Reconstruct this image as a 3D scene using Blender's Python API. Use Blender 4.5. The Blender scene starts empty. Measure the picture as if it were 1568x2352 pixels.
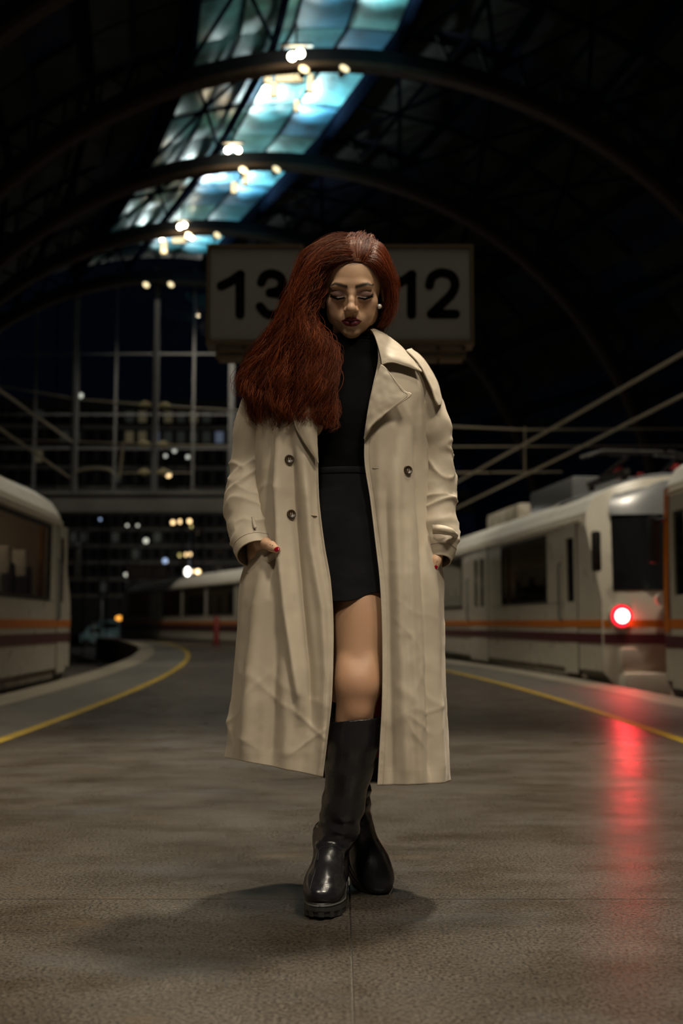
import bpy, bmesh, math, random
import numpy as np
from mathutils import Vector, Matrix, noise as mnoise

random.seed(7)
rng = np.random.default_rng(7)
scene = bpy.context.scene
COL = scene.collection
PI = math.pi

# ------------------------------------------------------------------ camera
CAM_H = 0.72
FPX = 2613.0                      # focal length in pixels of the 1568 x 2352 frame (40 mm)
TILT = math.atan(254.0 / FPX)
cam_d = bpy.data.cameras.new('camera')
cam = bpy.data.objects.new('camera', cam_d); COL.objects.link(cam)
cam.location = (0, 0, CAM_H)
cam.rotation_euler = (PI / 2 + TILT, 0, 0)
cam_d.sensor_fit = 'VERTICAL'
cam_d.sensor_height = 36.0
cam_d.lens = 36.0 * FPX / 2352.0
cam_d.clip_start = 0.05; cam_d.clip_end = 600
cam_d.dof.use_dof = True
cam_d.dof.focus_distance = 3.0
cam_d.dof.aperture_fstop = 2.5
cam_d.dof.aperture_blades = 0
scene.camera = cam

# ------------------------------------------------------------------ night sky, exposure
world = bpy.data.worlds.new('night_sky'); scene.world = world
world.use_nodes = True
bg = world.node_tree.nodes['Background']
bg.inputs[0].default_value = (0.10, 0.17, 0.42, 1); bg.inputs[1].default_value = 0.006
scene.view_settings.view_transform = 'Standard'
scene.view_settings.look = 'None'
scene.view_settings.gamma = 1.0
scene.view_settings.use_curve_mapping = False
scene.view_settings.exposure = 0.0

# ------------------------------------------------------------------ hall floodlights and added front fill lamps (their housings are built with the roof)
LAMP_Z = 12.6
def flood(name, loc, aim, power, size=0.45, cone=100, col=(1.0, 0.88, 0.70), blend=0.5):
    d = bpy.data.lights.new(name, 'SPOT'); d.energy = power; d.color = col
    d.spot_size = math.radians(cone); d.spot_blend = blend; d.shadow_soft_size = size
    o = bpy.data.objects.new(name, d); COL.objects.link(o); o.location = loc
    v = Vector(aim) - Vector(loc)
    o.rotation_euler = v.to_track_quat('-Z', 'Y').to_euler()
    o['kind'] = 'helper'
    return o
FLOODS = [((2.1, 6.2, LAMP_Z), (0.3, 3.6, 0), 7600, 40), ((-0.8, 4.3, LAMP_Z), (-0.2, 3.2, 0), 1500, 44),
          ((3.7, 1.0, LAMP_Z), (0.3, 3.2, 0), 2400, 44),
          ((4.2, -5.0, LAMP_Z), (0.3, 2.6, .5), 3600, 32), ((-1.8, -7.0, LAMP_Z), (0.0, 2.4, .5), 2500, 30),  # front fill lamps added behind the camera to brighten face and coat
          ((-3.6, 13.0, LAMP_Z), (-3.8, 13.5, 0), 2100, 74), ((3.4, 13.0, LAMP_Z), (4.0, 16.0, 0), 3000, 74),
          ((-1.0, 18.6, LAMP_Z), (-2.0, 27.0, 0), 1700, 74)]
for l_, a_, p_, c_ in FLOODS:
    flood('floodlight', l_, a_, p_, cone=c_, size=1.0 if l_[1] < 2 else .45)

# ------------------------------------------------------------------ helpers
def W(px, py, Y):
    """the world point at forward distance Y that the pixel looks at (used to take measures off the photograph)"""
    xc = (px - 784.0) / FPX; yc = -(py - 1176.0) / FPX
    ct, st = math.cos(TILT), math.sin(TILT)
    d = Vector((xc, ct - yc * st, st + yc * ct))
    k = Y / d.y
    return Vector((d.x * k, Y, CAM_H + d.z * k))

def tag(o, label=None, cat=None, group=None, kind=None):
    if label: o['label'] = label
    if cat: o['category'] = cat
    if group: o['group'] = group
    if kind: o['kind'] = kind
    return o

def empty(name, loc=(0, 0, 0), rz=0.0, parent=None):
    o = bpy.data.objects.new(name, None); COL.objects.link(o)
    o.location = loc; o.rotation_euler = (0, 0, rz)
    if parent: o.parent = parent
    return o

def smooth(me, angle=None):
    me.polygons.foreach_set('use_smooth', np.ones(len(me.polygons), dtype=bool))
    if angle is not None:
        me.set_sharp_from_angle(angle=math.radians(angle))

class MB:
    def __init__(s): s.v = []; s.f = []
    def add(s, vs, fs):
        o = len(s.v); s.v.extend([tuple(p) for p in vs]); s.f.extend([tuple(i + o for i in f) for f in fs]); return s
    def box(s, x0, x1, y0, y1, z0, z1, M=None, bev=0.0):
        if bev <= 0:
            vs = [Vector((x, y, z)) for z in (z0, z1) for y in (y0, y1) for x in (x0, x1)]
            fs = [(0, 2, 3, 1), (4, 5, 7, 6), (0, 1, 5, 4), (2, 6, 7, 3), (0, 4, 6, 2), (1, 3, 7, 5)]
        else:
            b = min(bev, .45 * (x1 - x0), .45 * (y1 - y0), .45 * (z1 - z0))
            bm = bmesh.new(); bmesh.ops.create_cube(bm, size=1)
            for v in bm.verts:
                v.co = Vector(((x0 + x1) / 2 + v.co.x * (x1 - x0), (y0 + y1) / 2 + v.co.y * (y1 - y0), (z0 + z1) / 2 + v.co.z * (z1 - z0)))
            bmesh.ops.bevel(bm, geom=bm.edges[:], offset=b, segments=2, affect='EDGES', profile=.6)
            bm.verts.index_update()
            vs = [v.co.copy() for v in bm.verts]; fs = [[v.index for v in f.verts] for f in bm.faces]; bm.free()
        if M is not None: vs = [M @ v for v in vs]
        return s.add(vs, fs)
    def tube(s, pts, r, n=8, caps=True, up=None):
        pts = [Vector(p) for p in pts]; m = len(pts)
        rs = r if hasattr(r, '__len__') else [r] * m
        vs = []; prev = None
        for i, p in enumerate(pts):
            t = (pts[min(i + 1, m - 1)] - pts[max(i - 1, 0)]).normalized()
            if prev is None:
                a = Vector((0, 0, 1)) if abs(t.z) < .9 else Vector((1, 0, 0))
                if up is not None: a = Vector(up)
                u = (a - t * a.dot(t)).normalized()
            else:
                u = (prev - t * prev.dot(t)).normalized()
            prev = u; w = t.cross(u)
            for k in range(n):
                an = 2 * PI * k / n
                vs.append(p + (u * math.cos(an) + w * math.sin(an)) * rs[i])
        fs = []
        for i in range(m - 1):
            for k in range(n):
                a = i * n + k; b = i * n + (k + 1) % n
                fs.append((a, b, b + n, a + n))
        if caps:
            fs.append(tuple(range(n - 1, -1, -1))); fs.append(tuple((m - 1) * n + k for k in range(n)))
        return s.add(vs, fs)
    def sweep(s, pts, prof, up=(0, 0, 1), caps=True):
        """profile points (a, b): a along the side vector, b along the up vector"""
        pts = [Vector(p) for p in pts]; m = len(pts); n = len(prof); vs = []
        for i, p in enumerate(pts):
            t = (pts[min(i + 1, m - 1)] - pts[max(i - 1, 0)]).normalized()
            U = up(i) if callable(up) else Vector(up)
            u = (U - t * U.dot(t)).normalized(); w = t.cross(u)
            for a, b in prof: vs.append(p + w * a + u * b)
        fs = []
        for i in range(m - 1):
            for k in range(n):
                a = i * n + k; b = i * n + (k + 1) % n
                fs.append((a, b, b + n, a + n))
        if caps:
            fs.append(tuple(range(n - 1, -1, -1))); fs.append(tuple((m - 1) * n + k for k in range(n)))
        return s.add(vs, fs)
    def disc(s, c, axis, r, h, n=20):
        c = Vector(c); axis = Vector(axis).normalized()
        return s.tube([c, c + axis * h], r, n)
    def ball(s, c, r, nu=14, nv=9, sc=(1, 1, 1)):
        vs = [(c[0], c[1], c[2] + r * sc[2])]
        for j in range(1, nv):
            th = PI * j / nv
            for i in range(nu):
                ph = 2 * PI * i / nu
                vs.append((c[0] + r * sc[0] * math.sin(th) * math.cos(ph), c[1] + r * sc[1] * math.sin(th) * math.sin(ph), c[2] + r * sc[2] * math.cos(th)))
        vs.append((c[0], c[1], c[2] - r * sc[2])); last = len(vs) - 1
        fs = [(0, 1 + i, 1 + (i + 1) % nu) for i in range(nu)]
        for j in range(nv - 2):
            for i in range(nu):
                a = 1 + j * nu + i; b = 1 + j * nu + (i + 1) % nu
                fs.append((a, a + nu, b + nu, b))
        fs += [(last, 1 + (nv - 2) * nu + (i + 1) % nu, 1 + (nv - 2) * nu + i) for i in range(nu)]
        return s.add(vs, fs)
    def grid(s, rows, closed=False):
        """rows: list of equally long lists of points"""
        n = len(rows[0]); vs = [p for r in rows for p in r]; fs = []
        for i in range(len(rows) - 1):
            for k in range(n if closed else n - 1):
                a = i * n + k; b = i * n + (k + 1) % n
                fs.append((a, b, b + n, a + n))
        return s.add(vs, fs)
    def mesh(s, name):
        me = bpy.data.meshes.new(name); me.from_pydata(s.v, [], s.f); me.update(); return me
    def build(s, name, m, parent=None, sm=None):
        me = s.mesh(name)
        if m is not None: me.materials.append(m)
        if sm is not None: smooth(me, sm if sm > 0 else None)
        o = bpy.data.objects.new(name, me); COL.objects.link(o)
        if parent: o.parent = parent
        return o

def link_mesh(name, me, parent=None, loc=None, rot=None):
    o = bpy.data.objects.new(name, me); COL.objects.link(o)
    if parent: o.parent = parent
    if loc is not None: o.location = loc
    if rot is not None: o.rotation_euler = rot
    return o

def catmull(ctrl, n):
    """n points on a Catmull-Rom curve through the control rows (numpy, any dimension), chord spaced"""
    P = np.asarray(ctrl, float)
    if P.ndim == 1: P = P[:, None]
    m = len(P)
    Q = np.vstack([2 * P[0] - P[1], P, 2 * P[-1] - P[-2]])
    t = np.linspace(0, m - 1 - 1e-9, n); i = t.astype(int); u = (t - i)[:, None]
    p0, p1, p2, p3 = Q[i], Q[i + 1], Q[i + 2], Q[i + 3]
    return .5 * (2 * p1 + (p2 - p0) * u + (2 * p0 - 5 * p1 + 4 * p2 - p3) * u ** 2 + (3 * p1 - p0 - 3 * p2 + p3) * u ** 3)

# ------------------------------------------------------------------ materials
def mat(name, col, rough=.5, metal=0.0, spec=.5, var=0.0, vscale=8.0, bump=0.0, bscale=60.0, emit=None, estr=0.0, trans=0.0, coat=0.0, sheen=0.0, col2=None, detail=4.0, rvar=0.0, alpha=1.0):
    m = bpy.data.materials.new(name); m.use_nodes = True
    nt = m.node_tree; N = nt.nodes; L = nt.links; b = N['Principled BSDF']
    b.inputs['Base Color'].default_value = (*col, 1); b.inputs['Roughness'].default_value = rough
    b.inputs['Metallic'].default_value = metal; b.inputs['Specular IOR Level'].default_value = spec
    b.inputs['Transmission Weight'].default_value = trans; b.inputs['Coat Weight'].default_value = coat
    b.inputs['Sheen Weight'].default_value = sheen
    b.inputs['Alpha'].default_value = alpha
    if emit: b.inputs['Emission Color'].default_value = (*emit, 1); b.inputs['Emission Strength'].default_value = estr
    if var > 0 or col2 or bump > 0 or rvar > 0:
        tc = N.new('ShaderNodeTexCoord')
    if var > 0 or col2:
        n = N.new('ShaderNodeTexNoise'); n.inputs['Scale'].default_value = vscale; n.inputs['Detail'].default_value = detail
        L.new(tc.outputs['Object'], n.inputs['Vector'])
        r = N.new('ShaderNodeValToRGB'); L.new(n.outputs['Fac'], r.inputs[0])
        c2 = col2 if col2 else tuple(c * (1 - var) for c in col); c1 = col if col2 else tuple(min(1, c * (1 + var)) for c in col)
        r.color_ramp.elements[0].position = .32; r.color_ramp.elements[1].position = .68
        r.color_ramp.elements[0].color = (*c2, 1); r.color_ramp.elements[1].color = (*c1, 1)
        L.new(r.outputs[0], b.inputs['Base Color'])
    if rvar > 0:
        n3 = N.new('ShaderNodeTexNoise'); n3.inputs['Scale'].default_value = vscale * 1.7; n3.inputs['Detail'].default_value = 5
        L.new(tc.outputs['Object'], n3.inputs['Vector'])
        mr = N.new('ShaderNodeMapRange'); L.new(n3.outputs['Fac'], mr.inputs[0])
        mr.inputs[1].default_value = .3; mr.inputs[2].default_value = .7
        mr.inputs[3].default_value = max(0, rough - rvar); mr.inputs[4].default_value = min(1, rough + rvar)
        L.new(mr.outputs[0], b.inputs['Roughness'])
    if bump > 0:
        n2 = N.new('ShaderNodeTexNoise'); n2.inputs['Scale'].default_value = bscale; n2.inputs['Detail'].default_value = 3
        L.new(tc.outputs['Object'], n2.inputs['Vector'])
        bp = N.new('ShaderNodeBump'); bp.inputs['Strength'].default_value = bump; bp.inputs['Distance'].default_value = .01
        L.new(n2.outputs['Fac'], bp.inputs['Height']); L.new(bp.outputs[0], b.inputs['Normal'])
    return m

M = {}
M['cream'] = mat('cream_train_paint', (.56, .52, .43), .32, var=.05, vscale=2, rvar=.06)
M['train_roof'] = mat('pale_train_roof_paint', (.62, .60, .54), .4, var=.08, vscale=3)
M['train_grey'] = mat('grey_fairing_paint', (.16, .165, .17), .28, var=.06)
M['train_dark'] = mat('dark_underframe', (.03, .028, .025), .6, var=.3)
M['train_skirt'] = mat('grubby_cream_skirt', (.40, .36, .29), .5, var=.25, vscale=5)
M['orange'] = mat('orange_stripe_paint', (.62, .17, .012), .4, var=.06)
M['maroon'] = mat('maroon_stripe_paint', (.085, .012, .02), .4, var=.08)
M['glass_dark'] = mat('tinted_train_glass', (.62, .62, .58), .03, trans=1.0, spec=.5)
M['black_rubber'] = mat('black_rubber', (.012, .012, .012), .6)
M['screen_black'] = mat('windscreen_glass', (.010, .010, .011), .06, spec=.6)
M['red_glow'] = mat('red_tail_lamp', (.8, .02, .02), .3, emit=(1, .10, .09), estr=45)
M['red_ring'] = mat('red_lamp_lens', (.5, .01, .01), .2, emit=(1, .01, .03), estr=2.2)
M['white_lens'] = mat('clear_head_lamp_lens', (.6, .58, .5), .15)
M['steel'] = mat('worn_steel', (.22, .21, .19), .35, metal=.9, var=.15)
M['rust'] = mat('rusty_rail_side', (.075, .045, .03), .7, var=.3, vscale=20)
M['ballast'] = mat('dark_ballast', (.055, .047, .038), .95, var=.5, vscale=14, bump=.8, bscale=18)
M['sleeper'] = mat('oily_sleeper', (.05, .042, .034), .9, var=.3)
M['orange_cloth'] = mat('orange_curtain', (.55, .26, .05), .8, var=.2)
M['white_cloth'] = mat('white_headrest_cover', (.62, .57, .52), .8, var=.1)
M['seat_blue'] = mat('dark_seat_fabric', (.05, .045, .04), .8, var=.2)
M['inner_wall'] = mat('dim_carriage_lining', (.16, .13, .09), .7)
M['inner_lamp'] = mat('carriage_lamp', (.9, .8, .6), .5, emit=(1, .72, .36), estr=.35)
M['inner_lamp_on'] = mat('lit_carriage_lamp', (.9, .8, .6), .5, emit=(1, .80, .55), estr=4.5)
M['wire'] = mat('catenary_copper', (.26, .22, .16), .5, metal=.4)
M['insulator'] = mat('cream_insulator', (.34, .29, .16), .4)
M['galv'] = mat('galvanised_steel', (.085, .087, .088), .55, metal=.2, var=.1)
M['sign_face'] = mat('off_white_sign_face', (.20, .207, .22), .6, var=.03)
M['sign_edge'] = mat('bronze_sign_frame', (.10, .078, .045), .45, metal=.3)
M['sign_black'] = mat('black_sign_numerals', (.004, .004, .004), .95, spec=.02)
M['yellow'] = mat('worn_yellow_line', (.30, .20, .012), .5, var=.22, vscale=6)
M['coping'] = mat('pale_coping_stone', (.20, .175, .13), .5, var=.22, vscale=3, bump=.2, bscale=90)
M['tactile'] = mat('grey_edge_paving', (.085, .078, .066), .5, var=.2, vscale=3, bump=.25, bscale=70)
M['concrete'] = mat('stained_concrete', (.12, .11, .09), .85, var=.3, vscale=2)
M['rib'] = mat('dark_painted_rib', (.010, .012, .016), .55, spec=.08)
M['rib_low'] = mat('brown_rib_flange', (.060, .041, .029), .7, var=.15, spec=.1)
M['roof_navy'] = mat('navy_roof_lining', (.006, .012, .035), .5, spec=.08)
M['roof_panel'] = mat('slatted_roof_panel', (.030, .033, .030), .6, var=.3, vscale=1.5)
M['purlin'] = mat('navy_purlin', (.003, .006, .014), .7, spec=.0)
M['lamp_case'] = mat('lamp_housing', (.10, .095, .085), .4, metal=.4)
M['lamp_on'] = mat('lit_lamp_lens', (1, .9, .7), .4, emit=(1, .85, .58), estr=45)
M['facade'] = mat('dark_facade', (.012, .012, .011), .7, var=.2)
M['win_off'] = mat('unlit_window', (.01, .011, .012), .1)
M['car_teal'] = mat('pale_teal_car_paint', (.16, .27, .28), .25, coat=.5)
M['tyre'] = mat('tyre_rubber', (.01, .01, .01), .8)
M['dark_ground'] = mat('night_asphalt', (.03, .03, .03), .8, var=.2, vscale=.4)

def lit(name, col, s): return mat(name, tuple(c * .5 for c in col), .5, emit=col, estr=s)

# the polished, stained platform paving
def floor_material():
    m = bpy.data.materials.new('polished_stained_paving'); m.use_nodes = True
    nt = m.node_tree; N = nt.nodes; L = nt.links; b = N['Principled BSDF']
    geo = N.new('ShaderNodeNewGeometry')
    def noise(scale, detail=4, sc=(1, 1, 1), rough=.55):
        mp = N.new('ShaderNodeMapping'); mp.inputs['Scale'].default_value = sc
        L.new(geo.outputs['Position'], mp.inputs[0])
        n = N.new('ShaderNodeTexNoise'); n.inputs['Scale'].default_value = scale; n.inputs['Detail'].default_value = detail
        n.inputs['Roughness'].default_value = rough
        L.new(mp.outputs[0], n.inputs['Vector']); return n.outputs['Fac']
    def ramp(f, p0, c0, p1, c1):
        r = N.new('ShaderNodeValToRGB'); L.new(f, r.inputs[0])
        r.color_ramp.elements[0].position = p0; r.color_ramp.elements[0].color = (*c0, 1)
        r.color_ramp.elements[1].position = p1; r.color_ramp.elements[1].color = (*c1, 1); return r.outputs[0]
    def mix(kind, f, a, b_):
        x = N.new('ShaderNodeMix'); x.data_type = 'RGBA'; x.blend_type = kind
        if isinstance(f, float): x.inputs[0].default_value = f
        else: L.new(f, x.inputs[0])
        L.new(a, x.inputs[6]); L.new(b_, x.inputs[7]); return x.outputs[2]
    base = ramp(noise(1.5, 7, (.9, 1.1, 1), .6), .3, (.052, .043, .033), .72, (.094, .082, .067))
    grit = ramp(noise(120, 3, (1, 1, 1), .75), .38, (.25, .25, .25), .64, (1.35, 1.35, 1.35))
    stain = ramp(noise(2.6, 6, (.7, 1.2, 1), .6), .36, (.62, .57, .49), .54, (1, 1, 1))
    rustf = ramp(noise(3.1, 6, (.6, 1.4, 1), .65), .60, (0, 0, 0), .74, (.55, .55, .55))
    blue = ramp(noise(2.1, 6, (.6, 1.3, 1), .65), .55, (0, 0, 0), .75, (.5, .5, .5))
    c = mix('MULTIPLY', 1.0, base, grit); c = mix('MULTIPLY', 1.0, c, stain)
    rgb = N.new('ShaderNodeRGB'); rgb.outputs[0].default_value = (.085, .055, .026, 1)
    c = mix('MIX', rustf, c, rgb.outputs[0])
    rgb2 = N.new('ShaderNodeRGB'); rgb2.outputs[0].default_value = (.075, .079, .083, 1)
    c = mix('MIX', blue, c, rgb2.outputs[0])
    L.new(c, b.inputs['Base Color'])
    rr = ramp(noise(4.0, 6, (.9, 1.1, 1), .65), .3, (.24, .24, .24), .7, (.40, .40, .40)); L.new(rr, b.inputs['Roughness'])
    b.inputs['Specular IOR Level'].default_value = .5
    bp = N.new('ShaderNodeBump'); bp.inputs['Strength'].default_value = .10; bp.inputs['Distance'].default_value = .004
    L.new(noise(120, 2), bp.inputs['Height']); L.new(bp.outputs[0], b.inputs['Normal'])
    return m
M['floor'] = floor_material()
# ================================================================== the platform
def xR(Y): return 3.23 - .0061 * max(0., Y - 8) ** 2
def xL(Y): return -3.23 - .00354 * max(0., Y - 6.14) ** 2
LINE = 1.14                                     # from the platform edge to the yellow line
YEND = 56.0
PIT = -1.02

def strip(fl, fr, y0, y1, z0, z1, step=1.5):
    n = max(1, int(math.ceil((y1 - y0) / step))); mb = MB(); ring = []
    for i in range(n + 1):
        y = y0 + (y1 - y0) * i / n; a, b = fl(y), fr(y)
        mb.v += [(a, y, z0), (b, y, z0), (b, y, z1), (a, y, z1)]
    for i in range(n):
        o = i * 4
        for k in range(4):
            mb.f.append((o + k, o + (k + 1) % 4, o + 4 + (k + 1) % 4, o + 4 + k))
    mb.f.append((3, 2, 1, 0)); o = n * 4; mb.f.append((o, o + 1, o + 2, o + 3))
    return mb

def in_L(y): return min(xL(y) + LINE, xMid(y) - .05)
def in_R(y): return max(xR(y) - LINE, xMid(y) + .05)
def xMid(y): return .022 + (.5 * (xL(y) + xR(y)) - 0.0) * 1.0
floor = strip(lambda y: xL(y) + .012, lambda y: xR(y) - .012, -4, YEND, PIT - .1, -.012).build('floor', M['concrete'])
tag(floor, 'concrete platform body under the paving between the two tracks', 'floor', kind='structure')
G = .002
ROWS = [-4, 3.06, 9.2, 15.4, 21.6, 27.8, 34.0, 40.2, 46.4, 52.0]
for i in range(len(ROWS) - 1):
    y0, y1 = ROWS[i] + G, ROWS[i + 1] - G
    strip(lambda y: xL(y) + LINE, lambda y: max(xMid(y) - G, xL(y) + LINE + .02), y0, y1, -.013, 0).build('paving_slab', M['floor'], floor)
    strip(lambda y: min(xMid(y) + G, xR(y) - LINE - .02), lambda y: xR(y) - LINE, y0, y1, -.013, 0).build('paving_slab', M['floor'], floor)
    strip(lambda y: xL(y) + .36, lambda y: xL(y) + LINE - G, y0, y1, -.013, 0).build('edge_slab', M['tactile'], floor)
    strip(lambda y: xR(y) - LINE + G, lambda y: xR(y) - .36, y0, y1, -.013, 0).build('edge_slab', M['tactile'], floor)
yl = strip(lambda y: xL(y) + LINE - .045, lambda y: xL(y) + LINE + .045, -4, 52, -.01, .002).build('trim_1', M['yellow'])
tag(yl, 'yellow safety line on the side of the window train', 'line', kind='structure')
yr = strip(lambda y: xR(y) - LINE - .045, lambda y: xR(y) - LINE + .045, -4, 52, -.01, .002).build('trim_2', M['yellow'])
tag(yr, 'yellow safety line on the side of the red tail lamp', 'line', kind='structure')
cl = empty('trim_3'); tag(cl, 'pale coping stones along the platform edge beside the pit', 'kerb', kind='structure')
cr = empty('trim_4'); tag(cr, 'pale coping stones along the platform edge below the tail lamp', 'kerb', kind='structure')
y = 2.0
while y < 52:
    ln = 1.5 if y < 24 else 4.0
    strip(lambda q: xL(q) - .06, lambda q: xL(q) + .355, y, y + ln - .008, -.16, .004, .75).build('coping_stone', M['coping'], cl)
    strip(lambda q: xR(q) - .355, lambda q: xR(q) + .06, y, y + ln - .008, -.16, .004, .75).build('coping_stone', M['coping'], cr)
    y += ln

# track beds, rails and sleepers
gr = MB(); gr.box(-70, 70, -8, 240, PIT - .5, PIT - .12)
gro = gr.build('ground', M['dark_ground']); tag(gro, 'dark open ground around the tracks and street', 'ground', kind='structure')
def track(off, f, sgn, lab, y0, y1):
    r = empty('railway_track'); tag(r, lab, 'track')
    strip(lambda y: f(y) + (sgn * 3.4 if sgn < 0 else .0), lambda y: f(y) + (sgn * 3.4 if sgn > 0 else 0), y0, y1, PIT - .12, PIT).build('ballast_bed', M['ballast'], r)
    for d in (-.84, .84):
        pts = [(f(y) + sgn * 1.72 + d, y, PIT + .14) for y in np.arange(y0, y1, 1.5)]
        MB().sweep(pts, [(-.07, -.14), (.07, -.14), (.07, -.12), (.02, -.1), (.02, -.03), (.036, -.02), (.036, .012), (-.036, .012), (-.036, -.02), (-.02, -.03), (-.02, -.1), (-.07, -.12)]).build('rail', M['steel'], r)
    sl = MB().box(-1.25, 1.25, -.12, .12, -.07, .06).mesh('sleeper'); sl.materials.append(M['sleeper'])
    for y in np.arange(y0 + .4, min(y1, 34), .62):
        link_mesh('sleeper', sl, r, (f(y) + sgn * 1.72, y, PIT))
    return r
track(1.72, xL, -1, 'rails in the dark pit curving away beside the coping', 8, 60)
track(1.72, xR, 1, 'rails under the trains on the tail lamp side', 8, 56)

# ================================================================== the trains
PROF = [(1.30, -.06), (1.42, .12), (1.42, 1.00), (1.42, 1.98), (1.385, 2.16), (1.27, 2.34), (1.02, 2.50), (.66, 2.60), (.3, 2.64), (0, 2.65)]
RING = PROF + [(-x, z) for x, z in PROF[-2::-1]]
RAKE = [1.0]
def front(x, z):
    rake = 0 if z < 1.0 else (.58 * (z - 1.0) + .12 * max(0, z - 2.1) ** 2) * RAKE[0]
    return rake + .42 * abs(x / 1.42) ** 3.2
def train(name_label, loc, rz, L, doors, windows, lights=True, orange_corner=False, detail=True, sides=(1, -1), roof_kit=False, lamp='inner_lamp', lit_tail=True):
    """nose at the local origin, body running along +Y, platform side at local -X or +X"""
    r = empty('train', loc, rz); tag(r, name_label, 'train')
    n = len(RING)
    # nose
    rows = []
    for k in (1.0, .985, .94, .85, .7, .5, .3, .12):
        rows.append([(x * k, front(x * k, (z - 1.25) * k + 1.25), (z - 1.25) * k + 1.25) for x, z in RING])
    mb = MB().grid(rows, True); last = (len(rows) - 1) * n; mb.f.append(tuple(last + i for i in range(n)))
    mb.f = [tuple(reversed(f)) for f in mb.f]
    mb.build('nose', M['cream'], r, 35)
    # shell: everything but the two window bands
    sh = MB(); rf = MB()
    for i in range(n):
        j = (i + 1) % n
        a, b = RING[i], RING[j]
        zs = (a[1] + b[1]) / 2
        if abs(a[0]) == 1.42 and abs(b[0]) == 1.42 and min(a[1], b[1]) >= .99: continue
        q = [(a[0], front(*a), a[1]), (a[0], L, a[1]), (b[0], L, b[1]), (b[0], front(*b), b[1])]
        (rf if zs > 2.1 else sh).add(q, [(0, 1, 2, 3)])
    sh.add([(x, L, z) for x, z in RING], [tuple(range(n))])
    sh.build('lower_body', M['cream'], r)
    rf.build('roof', M['train_roof'], r, 40)
    for s in (1, -1):                                   # window band pillars
        holes = sorted(windows + [(d[0], d[1]) for d in doors]); y0 = front(1.42, 1.5)
        cuts = []; cur = .42
        for a, b in holes:
            cuts.append((cur, a)); cur = b
        cuts.append((cur, L))
        for a, b in cuts:
            if a < .5:
                q = MB().add([(s * 1.42, front(1.42, 1.0), 1.0), (s * 1.42, b, 1.0), (s * 1.42, b, 1.98), (s * 1.42, front(1.42, 1.98), 1.98)], [(0, 1, 2, 3)])
                q.build('side_panel', M['cream'], r)
            elif b - a > .02:
                MB().box(min(s * 1.38, s * 1.42), max(s * 1.38, s * 1.42), a, b, .98, 2.0).build('side_panel', M['cream'], r)
        for a, b in windows:
            w = MB(); fr = .045
            for (c0, c1, d0, d1) in ((a, b, 1.0, 1.0 + fr), (a, b, 1.93, 1.98), (a, a + fr, 1.0, 1.98), (b - fr, b, 1.0, 1.98)):
                w.box(min(s * 1.39, s * 1.432), max(s * 1.39, s * 1.432), c0, c1, d0, d1)
            fo = w.build('window_frame', M['black_rubber'], r)
            MB().box(min(s * 1.403, s * 1.411), max(s * 1.403, s * 1.411), a + fr, b - fr, 1.0 + fr, 1.93).build('pane', M['glass_dark'], fo)
            if detail:
                for q in (a + .14, b - .14):
                    MB().grid([[(s * (1.33 + .02 * math.sin(k * 2.1)), q - .09 + .18 * k / 8, z) for k in range(9)] for z in (1.02, 1.95)]).build('curtain', M['orange_cloth'], r)
                for q in np.arange(a + .45, b - .3, .82):
                    st = MB(); st.box(min(s * .5, s * 1.3), max(s * .5, s * 1.3), q, q + .13, .5, 1.42, bev=.05)
                    so = st.build('seat', M['seat_blue'], r, 40)
                    MB().box(min(s * .55, s * 1.25), max(s * .55, s * 1.25), q - .03, q + .15, 1.28, 1.62, bev=.06).build('headrest', M['white_cloth'], so, 40)
        for a, b, kind in doors:
            mid = (a + b) / 2
            x0, x1 = (1.395, 1.43)
            dr = MB().box(min(s * x0, s * x1), max(s * x0, s * x1), a + .02, b - .02, .05, .98).box(min(s * x0, s * x1), max(s * x0, s * x1), a + .02, b - .02, 1.86, 2.02)
            wgap = (b - a) * .22
            dr.box(min(s * x0, s * x1), max(s * x0, s * x1), a + .02, a + wgap, .98, 1.86).box(min(s * x0, s * x1), max(s * x0, s * x1), b - wgap, b - .02, .98, 1.86)
            if kind == 'double': dr.box(min(s * x0, s * x1), max(s * x0, s * x1), mid - .08, mid + .08, .98, 1.86)
            do = dr.build('door', M['cream'], r)
            MB().box(min(s * 1.402, s * 1.41), max(s * 1.402, s * 1.41), a + wgap, b - wgap, .98, 1.86).build('door_pane', M['screen_black'], do)
            g = MB()
            for q in ((a, a + .02), (b - .02, b)): g.box(min(s * 1.40, s * 1.424), max(s * 1.40, s * 1.424), q[0], q[1], .05, 2.03)
            g.build('door_seal', M['black_rubber'], do)
            hb = MB(); hb.tube([(s * 1.445, b + .07, .75), (s * 1.475, b + .07, .8), (s * 1.475, b + .07, 1.5), (s * 1.445, b + .07, 1.55)], .016, 6)
            hb.build('grab_rail', M['galv'], do)
        # stripes, gutter
        ys = front(1.42, .6) + .02
        for nm, z0, z1, mm in (('orange_stripe', .66, .755, 'orange'), ('maroon_stripe', .46, .585, 'maroon')):
            MB().box(min(s * 1.40, s * 1.434), max(s * 1.40, s * 1.434), ys, L - .02, z0, z1).build(nm, M[mm], r)
        MB().tube([(s * 1.43, front(1.42, 2.1) + .1, 2.06), (s * 1.43, L, 2.06)], .022, 6).build('gutter', M['cream'], r)
    # stripes round the nose
    for nm, z0, z1, mm in (('orange_stripe', .66, .755, 'orange'), ('maroon_stripe', .46, .585, 'maroon')):
        st = MB(); xs = np.linspace(-1.415, 1.415, 25)
        st.grid([[(x, front(x, .7) - .012, z) for x in xs] for z in (z0, z1)]); st.build(nm, M[mm], r, 0)
    # windscreen, fairing
    xs = np.linspace(-1, 1, 21)
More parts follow.
